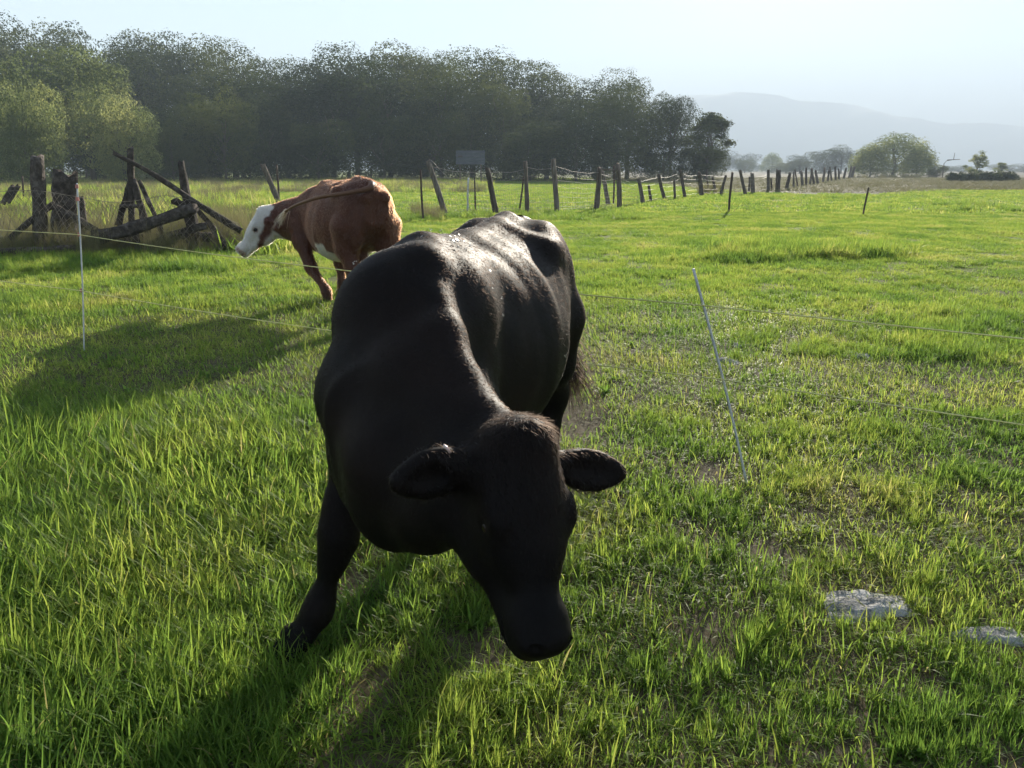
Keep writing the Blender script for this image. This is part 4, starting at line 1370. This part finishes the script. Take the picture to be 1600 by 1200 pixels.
def sag(a, b, dz=.03, n=8, jit=0.0, r=None):
    t = np.linspace(0, 1, n)
    P = np.array(a)[None] * (1 - t)[:, None] + np.array(b)[None] * t[:, None]
    P[:, 2] -= dz * 4 * t * (1 - t)
    if jit: P[1:-1] += r.normal(0, jit, (n - 2, 3))
    return P

def px_post(root, org, bu, bv, tu, tv, wpx, mat='old_wood', seed=1, name='post', dbase=None):
    """one post of a fence; base and top pixel as seen in the photograph; stands upright or leaning along the picture"""
    b = ground_at(bu, bv)
    t = at_depth(tu, tv, b.y)
    rad = wpx / FPX * b.y * .5
    b2 = np.array(b) - np.array([0, 0, .12]) - np.array(org)
    me = post_mesh(name, b2, np.array(t) - np.array(org), rad * 1.1, rad * .9, seed)
    link(name, me, M[mat], root)
    return np.array(b), np.array(t)

def main_fence():
    o = ground_at(870, 333)
    root = empty('wire_fence', o)
    tag(root, 'long old fence of crooked wooden posts and sagging wire across the pasture', 'fence')
    P = []
    spec = [(437, 320, 411, 257, 8), (661, 344, 658, 265, 3.2, 'steel'), (697, 336, 669, 251, 8), (731, 333, 732, 278, 2.6, 'fibre'), (744, 331, 741, 278, 2.6, 'steel'),
            (775, 334, 762, 262, 8), (823, 333, 821, 252, 6.5), (810, 331, 819, 275, 2.8, 'steel'), (872, 333, 863, 249, 7.5), (931, 327, 937, 263, 8), (952, 320, 940, 268, 6.5),
            (969, 325, 965, 256, 7), (958, 320, 960, 259, 2.6, 'steel'), (1005, 318, 998, 279, 6), (1018, 315, 1014, 289, 4), (1040, 312, 1029, 273, 5), (1055, 311, 1054, 281, 3.5), (1071, 309, 1062, 265, 5),
            (1097, 306, 1092, 269, 6), (1107, 302, 1105, 277, 3), (1120, 302, 1113, 277, 4), (1126, 304, 1134, 274, 4), (1165, 304, 1157, 267, 5), (1170, 300, 1171, 277, 3), (1177, 302, 1176, 271, 5.5),
            (1201, 299, 1200, 266, 4.5), (1206, 298, 1205, 279, 3), (1215, 299, 1217, 266, 7), (1228, 297, 1234, 271, 5)]
    x, k = 1240, 0
    rr = random.Random(3)
    while x < 1335:
        bv = 266.5 + 27.5 * (1402 - x) / (1402 - 1240)
        ln = 26 * (bv - 262) / 31 * rr.uniform(.75, 1.12) + 3
        spec.append((x, bv, x + rr.uniform(-5, 5), bv - ln, rr.uniform(2.2, 4.0)))
        x += rr.uniform(4.5, 8.0)
    for i, s in enumerate(spec):
        mt = s[5] if len(s) > 5 else 'old_wood'
        P.append((px_post(root, o, *s[:5], mt, 50 + i), mt, s))
    # strands: top wire with barbs, mesh below
    W = [p for p in P if p[1] == 'old_wood' and p[2][0] != 952]
    W.sort(key=lambda p: p[0][0][1])
    r = np.random.default_rng(77)
    org = np.array(o)
    seq = [p[0] for p in P if p[2][0] in (697, 775, 823, 872, 931, 969, 1005, 1040, 1071, 1097, 1126, 1165, 1177, 1201, 1215, 1228)]
    def on(p, f): return p[0] * (1 - f) + p[1] * f - org + np.array([0, -.05, 0])
    for f, rad, dz in ((.90, .0068, .10), (.72, .0058, .07), (.52, .005, .04), (.30, .005, .03), (.12, .005, .02)):
        parts = []
        for a_, b_ in zip(seq[:-1], seq[1:]):
            parts.append(wire_np(sag(on(a_, f), on(b_, f * r.uniform(.93, 1.03)), dz * r.uniform(.2, 1.6), 9, .012, r), rad, 3))
        joined('wire', parts, M['wire'], root)
    # woven mesh between the nearer posts
    for a_, b_ in zip(seq[0:6], seq[1:7]):
        parts = []
        n = 16
        for j in range(1, n):
            t = j / n
            lo = on(a_, .02) * (1 - t) + on(b_, .02) * t; hi = on(a_, .62) * (1 - t) + on(b_, .62) * t
            parts.append(wire_np([lo, (lo + hi) / 2 + r.normal(0, .012, 3), hi], .0038, 3))
        for f in (.08, .2, .4, .62):
            parts.append(wire_np(sag(on(a_, f), on(b_, f), .02, 7, .01, r), .004, 3))
        joined('wire_mesh', parts, M['wire'], root)
    # loose end curling from the leaning post, ties round the double post
    a_ = P[2][0]
    e_ = np.array(ground_at(712, 290, 0)); tip = np.array(at_depth(712, 288, a_[1][1] - .2)) - org
    joined('wire', [wire_np(spline([a_[1] - org, a_[1] - org + np.array([.12, -.05, .0]), np.array(at_depth(690, 268, a_[1][1])) - org, tip], 16), .008, 4)], M['wire'], root)
    b1, b2 = P[9][0], P[11][0]
    bar = [on(b1, .97), on(b2, .86)]
    joined('cross_rail', [wire_np(bar, .03, 6)], M['old_wood'], root)
    return root

main_fence()

def single_post(name, bu, bv, tu, tv, wpx, mat, label, seed=3):
    b = ground_at(bu, bv)
    root_me = post_mesh(name, (0, 0, -.15), np.array(at_depth(tu, tv, b.y)) - np.array(b), wpx / FPX * b.y * .5, wpx / FPX * b.y * .5, seed)
    o = link(name, root_me, M[mat], None, b)
    tag(o, label, 'post')
single_post('steel_post', 1139, 331, 1144, 269, 3.4, 'steel', 'dark thin steel post standing alone in front of the long fence')
single_post('steel_post', 1348, 337, 1357, 293, 2.6, 'steel', 'thin leaning steel post alone in the open pasture on the right')

# ---- broken corner of the fence at the left
def log(name, pts_px, depth, r0, r1, label, cat, seed, ground=True, mat='log_wood'):
    """a log or post along pixels at given depths: pts (u, v, dy)"""
    P = [np.array(at_depth(u, v, depth + dy)) for u, v, dy in pts_px]
    org = np.array([P[0][0], P[0][1], 0])
    C = spline(P, 12) if len(P) > 2 else np.array([P[0] * (1 - t) + P[1] * t for t in np.linspace(0, 1, 12)])
    r = np.random.default_rng(seed)
    seg = 10
    V, F = tube_np(C - org, np.linspace(r0, r1, 12), seg)
    k = np.arange(12 * seg) % seg; i = np.arange(12 * seg) // seg
    f = 1 + .18 * np.sin(k * 1.9 + r.uniform(0, 6)) + .10 * np.sin(i * 1.3 + k) + r.normal(0, .07, 12 * seg)
    V[:12 * seg] = (C - org)[i] + (V[:12 * seg] - (C - org)[i]) * f[:, None]
    # broken ends
    dr = C[-1] - C[-2]; dr /= np.linalg.norm(dr)
    V[11 * seg:12 * seg] += dr * r.uniform(-.2, .9, seg)[:, None] * r1
    V[:seg] -= dr * r.uniform(-.2, .6, seg)[:, None] * r0
    o = link(name, mesh_np(name, V, F), M[mat], None, org)
    tag(o, label, cat)
    return o

D0 = ground_at(60, 398).y
log('corner_post', [(66, 408, 0), (62, 330, 0), (58, 246, 0)], D0, .115, .10, 'thick leaning wooden post at the left of the broken fence', 'post', 1)
log('tree_stump', [(103, 396, .6), (103, 330, .6), (104, 279, .6)], D0, .215, .205, 'wide dark wooden stump standing behind the weeds', 'stump', 2)
log('fallen_log', [(-40, 380, .2), (120, 376, .2), (330, 372, .3)], D0, .095, .09, 'long dark log lying level along the foot of the broken fence', 'log', 3)
log('sloping_log', [(82, 322, .1), (120, 342, .05), (175, 376, .0)], D0, .06, .07, 'short log sloping down from the stump to the ground', 'log', 4)
log('rising_log', [(150, 372, -.25), (225, 352, -.25), (303, 326, -.25)], D0, .115, .09, 'heavy log rising to the right against the split post', 'log', 5)
log('split_post', [(308, 392, .35), (297, 330, .3), (290, 300, .3), (283, 254, .3)], D0, .13, .055, 'split crooked post holding the long diagonal rail', 'post', 6)
log('diagonal_rail', [(178, 239, .1), (240, 272, .1), (300, 312, .05), (376, 360, .0)], D0, .035, .055, 'long thin rail slanting down to the right across the broken fence', 'rail', 7)
log('forked_post', [(206, 350, .6), (206, 300, .6), (204, 232, .6)], D0, .06, .055, 'upright middle pole of the forked frame', 'post', 8)
log('frame_leg', [(184, 352, .55), (196, 310, .6), (204, 280, .65)], D0, .06, .045, 'left slanting leg of the forked frame', 'post', 9)
log('frame_leg', [(232, 366, .5), (220, 325, .55), (208, 282, .6)], D0, .07, .05, 'right slanting leg of the forked frame', 'post', 10)
log('cross_piece', [(188, 322, .5), (224, 322, .5)], D0, .035, .035, 'short crosspiece between the legs of the forked frame', 'rail', 11)
log('stub_rail', [(272, 314, .2), (302, 330, .2)], D0, .065, .06, 'stubby broken rail nailed to the split post', 'rail', 12)
log('brace_post', [(5, 318, 9), (20, 292, 9)], D0, .07, .06, 'short slanting stub at the far left behind the fence', 'post', 13)
log('brace_post', [(13, 316, 9), (29, 291, 9)], D0, .07, .06, 'right one of the two slanting stubs at the far left', 'post', 14)
single_post('steel_post', 36, 316, 35, 276, 2.6, 'steel', 'thin steel stake behind the thick leaning post', 15)
single_post('steel_post', 436, 312, 432, 258, 3.0, 'steel', 'thin steel post touching the pale forked post behind the red cow', 16)

log('leaning_rail', [(18, 372, -.1), (48, 345, -.05), (85, 318, .1)], D0, .05, .045, 'thin rail leaning from the ground up to the stump', 'rail', 21)
log('short_post', [(128, 392, .3), (131, 345, .3), (126, 308, .3)], D0, .06, .05, 'short rotten post between the stump and the forked frame', 'post', 22)
log('broken_rail', [(228, 384, -.15), (270, 366, -.1), (322, 352, .0)], D0, .05, .06, 'broken rail lying under the heavy rising log', 'rail', 23)
log('crossed_pole', [(262, 386, .2), (244, 340, .25), (218, 283, .35)], D0, .05, .035, 'thin pole slanting up to the forked frame', 'pole', 24)
log('propped_pole', [(352, 384, .15), (326, 348, .15), (296, 312, .2)], D0, .055, .04, 'pole propped against the right side of the split post', 'pole', 25)
log('half_buried_log', [(-30, 396, -.35), (40, 392, -.35), (118, 388, -.35)], D0, .075, .065, 'half-buried log in the grass below the thick post', 'log', 26)

def netting():
    """sagging diamond netting hung on the broken posts"""
    r = np.random.default_rng(6)
    a_ = np.array(at_depth(-30, 330, D0 - .35)); top = 1.05
    b_ = np.array(at_depth(372, 372, D0 - .35))
    ax, bx = a_[0], b_[0]
    org = np.array([ax, D0 - .35, 0])
    root = empty('wire_netting', org)
    tag(root, 'sagging rusty wire netting hung over the broken logs at the left', 'netting')
    w = bx - ax
    def pt(s, h):
        tp = 1.02 + .10 * math.sin(s * 9) - .55 * max(0, s - .72) / .28
        bul = .10 * math.sin(s * 14 + h * 3) + .06 * math.sin(s * 31 + 1)
        return np.array([s * w, bul + .25 * s, h * tp + .03])
    parts = []
    n = 46
    for i in range(-14, n + 14):
        for sg in (1, -1):
            pts = []
            for h in np.linspace(0, 1, 7):
                s = (i + sg * h * 7) / n
                if 0 <= s <= 1: pts.append(pt(s, h))
            if len(pts) >= 2: parts.append(wire_np(np.array(pts) + r.normal(0, .018, (len(pts), 3)), .0042, 3))
    for h in (0.0, 1.0):
        parts.append(wire_np([pt(s, h) for s in np.linspace(0, 1, 40)], .006, 3))
    joined('mesh_wires', parts, M['rust_wire'], root)
netting()

# ---- far fence behind the weeds
def far_fence():
    o = ground_at(230, 279)
    root = empty('far_fence', o)
    tag(root, 'far thin fence of small posts at the foot of the wood', 'fence')
    rr = random.Random(8)
    xs = [-60, 13, 78, 135, 185, 230, 270, 340, 373, 390, 420, 450, 470, 484, 505, 545, 560, 580, 596, 610, 622, 634, 648, 660]
    tops = []
    for i, u in enumerate(xs):
        bv = 283 if u < 300 else (282 if u < 480 else 279)
        p = px_post(root, o, u, bv, u + rr.uniform(-2, 2), bv - rr.uniform(15, 21), rr.uniform(2.2, 3.4), 'old_wood', 400 + i)
        tops.append(p)
    parts = []
    for a_, b_ in zip(tops[:-1], tops[1:]):
        for f in (.9, .55):
            parts.append(wire_np(sag(a_[0] * (1 - f) + a_[1] * f - np.array(o), b_[0] * (1 - f) + b_[1] * f - np.array(o), .06, 5), .015, 3))
    joined('wire', parts, M['wire'], root)
far_fence()

# ---- billboard at the foot of the wood
def board():
    D = 90.0
    a_, b_ = at_depth(712, 235, D), at_depth(758, 257, D)
    cx = (a_.x + b_.x) / 2; w = b_.x - a_.x; h = a_.z - b_.z
    root = empty('board_sign', (cx, D, 0), R(4))
    tag(root, 'weathered grey board on posts in front of the dark wood', 'sign')
    def boxm(name, x0, x1, y0, y1, z0, z1, mat, parent):
        bm = bmesh.new(); bmesh.ops.create_cube(bm, size=1)
        for v in bm.verts: v.co = Vector(((x0 + x1) / 2 + v.co.x * (x1 - x0), (y0 + y1) / 2 + v.co.y * (y1 - y0), (z0 + z1) / 2 + v.co.z * (z1 - z0)))
        me = bpy.data.meshes.new(name); bm.to_mesh(me); bm.free()
        return link(name, me, M[mat], parent)
    n = 4
    for i in range(n):
        z0 = b_.z + h * i / n
        boxm('panel', -w / 2 + .02 * (i % 2), w / 2 - .03 * ((i + 1) % 2), -.02 - .012 * (i % 2), .02, z0 + .012, z0 + h / n - .012, 'board', root)
    for x in (-w * .36, w * .36):
        boxm('post', x - .07, x + .07, .03, .17, -.2, a_.z - .1, 'old_wood', root)
    # faint dark smear of lettering, illegible
    boxm('mark', -w * .42, -w * .27, -.045, -.034, b_.z + h * .56, b_.z + h * .62, 'steel', root)
board()

# ---- electric fence with step-in posts
def electric_fence():
    A = ground_at(131, 548); B = ground_at(1166, 756)
    At = at_depth(120, 286, A.y); Bt = at_depth(1083, 420, B.y - .05)
    root = empty('electric_fence', A)
    tag(root, 'temporary electric fence of two thin white posts and two yellow wires', 'fence')
    org = np.array(A)
    posts = []
    for (b, t, rad) in ((np.array(A), np.array(At), .0060), (np.array(B), np.array(Bt), .0062)):
        n = 14
        P = np.array([b * (1 - s) + t * s + (t - b)[[1, 0, 2]] * 0 for s in np.linspace(-.06, 1, n)])
        P[:, 0] += .012 * np.sin(np.linspace(0, 3.1, n))
        V, F = tube_np(P - org, rad, 10)
        me = mesh_np('post', V, F); smooth(me)
        posts.append((b, t, link('post', me, M['fibre'], root)))
    # insulator clips
    def clip(parent, c, rad):
        bm = bmesh.new()
        bmesh.ops.create_cone(bm, cap_ends=True, segments=10, radius1=rad * 1.9, radius2=rad * 1.5, depth=.03)
        me = bpy.data.meshes.new('clip'); bm.to_mesh(me); bm.free()
        link('clip', me, M['clip'], parent, c - org)
    def pt(p, z):
        s = (z - p[0][2]) / (p[1][2] - p[0][2]); return p[0] * (1 - s) + p[1] * s
    for z in (1.37, 1.27): clip(posts[0][2], pt(posts[0], z), .008)
    d = (np.array(B) - np.array(A)); d[2] = 0; L_ = np.linalg.norm(d); d /= L_
    for zA, zB, nm in ((.985, .90, 'top'), (.52, .545, 'low')):
        a_ = pt(posts[0], zA); b_ = pt(posts[1], zB)
        clip(posts[0][2], a_, .006)
        left = a_ - d * 9 + np.array([0, 0, .03]); right = b_ + d * 7
        pts = np.concatenate([sag(left, a_, .03, 14)[:-1], sag(a_, b_, .035, 30)[:-1], sag(b_, right, .03, 14)])
        pts[:, 1] -= .012
        V, F = wire_np(pts - org, .0032, 5)
        me = mesh_np('wire', V, F); smooth(me)
        link('wire', me, M['polywire'], root)
electric_fence()

# ---- utility pole far right
def pole():
    b = ground_at(1472, 278); t = at_depth(1473, 250, b.y)
    root = empty('lamp_pole', b)
    tag(root, 'thin far pole with a short curved arm between willow and hedge', 'pole')
    H = t.z
    V, F = tube_np([(0, 0, -.2), (0, 0, H * .8), (.4, 0, H * .95), (1.4, 0, H)], [.08, .06, .05, .04], 7)
    link('mast', mesh_np('mast', V, F), M['pole'], root)
    V, F = tube_np([(.5, 0, H), (2.9, 0, H + .12)], [.08, .06], 6)
    link('arm', mesh_np('arm', V, F), M['pole'], root)
    V, F = tube_np([(1.7, 0, H), (1.75, 0, H + 1.3)], [.06, .04], 6)
    link('spike', mesh_np('spike', V, F), M['pole'], root)
pole()

# ---- pale flat stones in the turf
def stone(u, v, wpx, hpx, hgt, seed, label):
    c = ground_at(u, v)
    e = ground_at(u + wpx / 2, v); g = ground_at(u, v - hpx / 2)
    rx = abs(e.x - c.x); ry = abs(g.y - c.y)
    r = np.random.default_rng(seed)
    n, m = 30, 9
    V = []
    for j in range(m + 1):
        q = j / m
        for i in range(n):
            an = 2 * math.pi * i / n
            out = 1 + .20 * math.sin(an * 2 + seed) + .13 * math.sin(an * 3 + seed * 2) + .07 * math.sin(an * 7 + seed * 5)
            x, y = q * out * rx * math.cos(an), q * out * ry * math.sin(an)
            z = hgt * (1 - q ** 5) * (1 + 1.3 * (float(fbm(x * 16 + seed, y * 16, 5)) - .5) + .8 * (float(vnoise(x * 55, y * 55, 8)) - .5)) if j < m else -.03
            V.append((x, y, z))
    V = np.array(V)
    i = np.arange((m + 1) * n).reshape(m + 1, n)
    F = np.stack([i[:-1], i[1:], np.roll(i, -1, 1)[1:], np.roll(i, -1, 1)[:-1]], -1).reshape(-1, 4)
    z0 = float(soil_h(np.array([c.x]), np.array([c.y]))[0])
    me = mesh_np('flat_stone', V, [F])
    o = link('flat_stone', me, M['stone'], None, (c.x, c.y, z0 - .005))
    tag(o, label, 'stone', 'pale flat stones in the turf')
stone(1350, 945, 155, 58, .022, 1, 'largest pale flat stone in the grass at the lower right')
stone(1552, 994, 115, 38, .020, 2, 'pale flat stone near the right edge of the picture')
stone(1138, 565, 38, 12, .025, 3, 'small pale stone just right of the leaning white post')
stone(1342, 557, 42, 8, .022, 4, 'thin pale stone farther right in the middle of the pasture')
stone(1152, 541, 14, 6, .03, 5, 'tiny pale stone behind the one by the white post')

# ---- flies on the black cow
def flies():
    bm = bmesh.new()
    bmesh.ops.create_icosphere(bm, subdivisions=1, radius=.5)
    for v in bm.verts: v.co = Vector((v.co.x * .006, v.co.y * .003, v.co.z * .003 + .002))
    for s in (-1, 1):
        a_ = bm.verts.new((.001, s * .001, .004)); b_ = bm.verts.new((-.006, s * .0022, .0058)); c_ = bm.verts.new((-.005, s * .0055, .0052))
        bm.faces.new((a_, b_, c_))
    me = bpy.data.meshes.new('fly'); bm.to_mesh(me); bm.free()
    me.materials.append(M['fly'])
    org, f, l, L, P, Q = BC
    tri = Q[:, :3]
    cen = P[Q].mean(1)
    nr = np.cross(P[tri[:, 1]] - P[tri[:, 0]], P[tri[:, 2]] - P[tri[:, 0]])
    nr /= np.maximum(np.linalg.norm(nr, axis=1), 1e-12)[:, None]
    r = np.random.default_rng(12)
    spots = [L(-.12, .08, 1.25), L(-.12, .10, 1.2), L(-.05, .12, 1.16), L(-.2, .02, 1.27)] * 9 + [L(-1.15, .2, .6)] * 4 + [L(-.6, .35, .9)] * 2 + [L(.1, -.1, 1.15)] * 2
    on_back = 0
    for i, s in enumerate(spots):
        q = s + r.normal(0, .065 if i < 36 else .05, 3)
        k = int(np.argmin(((cen - q) ** 2).sum(1)))
        o = link('fly', me)
        up = Vector(nr[k]); o.location = Vector(cen[k]) + up * .008
        o.rotation_euler = (up.to_track_quat('Z', 'Y') @ Matrix.Rotation(r.uniform(0, 6.28), 4, 'Z').to_quaternion()).to_euler()
        sz = r.uniform(.9, 1.5); o.scale = (sz, sz, sz)
        tag(o, 'tiny sunlit fly sitting on the coat of the black cow', 'fly', 'flies on the black cow')
M['fly'] = rough_mat('fly_wing', [(0.4, (0.45, 0.42, 0.36)), (0.6, (0.6, 0.56, 0.5))], 200, 0.3, 0.0)
flies()

# ------------------------------------------------------------------ haze
def haze():
    bm = bmesh.new(); bmesh.ops.create_cube(bm, size=1)
    x0, x1, y0, y1, z0, z1 = -7500, 7500, -700, 6400, -4, 410
    for v in bm.verts: v.co = Vector(((x0 + x1) / 2 + v.co.x * (x1 - x0), (y0 + y1) / 2 + v.co.y * (y1 - y0), (z0 + z1) / 2 + v.co.z * (z1 - z0)))
    me = bpy.data.meshes.new('haze'); bm.to_mesh(me); bm.free()
    m, nt, out = new_mat('haze')
    v = N(nt, 'ShaderNodeVolumePrincipled')
    v.inputs['Color'].default_value = (.67, .77, .88, 1)
    v.inputs['Density'].default_value = HAZE
    v.inputs['Anisotropy'].default_value = HAZE_G
    v.inputs['Density Attribute'].default_value = ''
    v.inputs['Temperature Attribute'].default_value = ''
    nt.links.new(v.outputs[0], out.inputs['Volume'])
    m.cycles.homogeneous_volume = True
    o = link('haze', me, m)
    tag(o, 'thin bright summer haze over the valley', kind='stuff')
HAZE, HAZE_G = 7.5e-4, 0.05
haze()
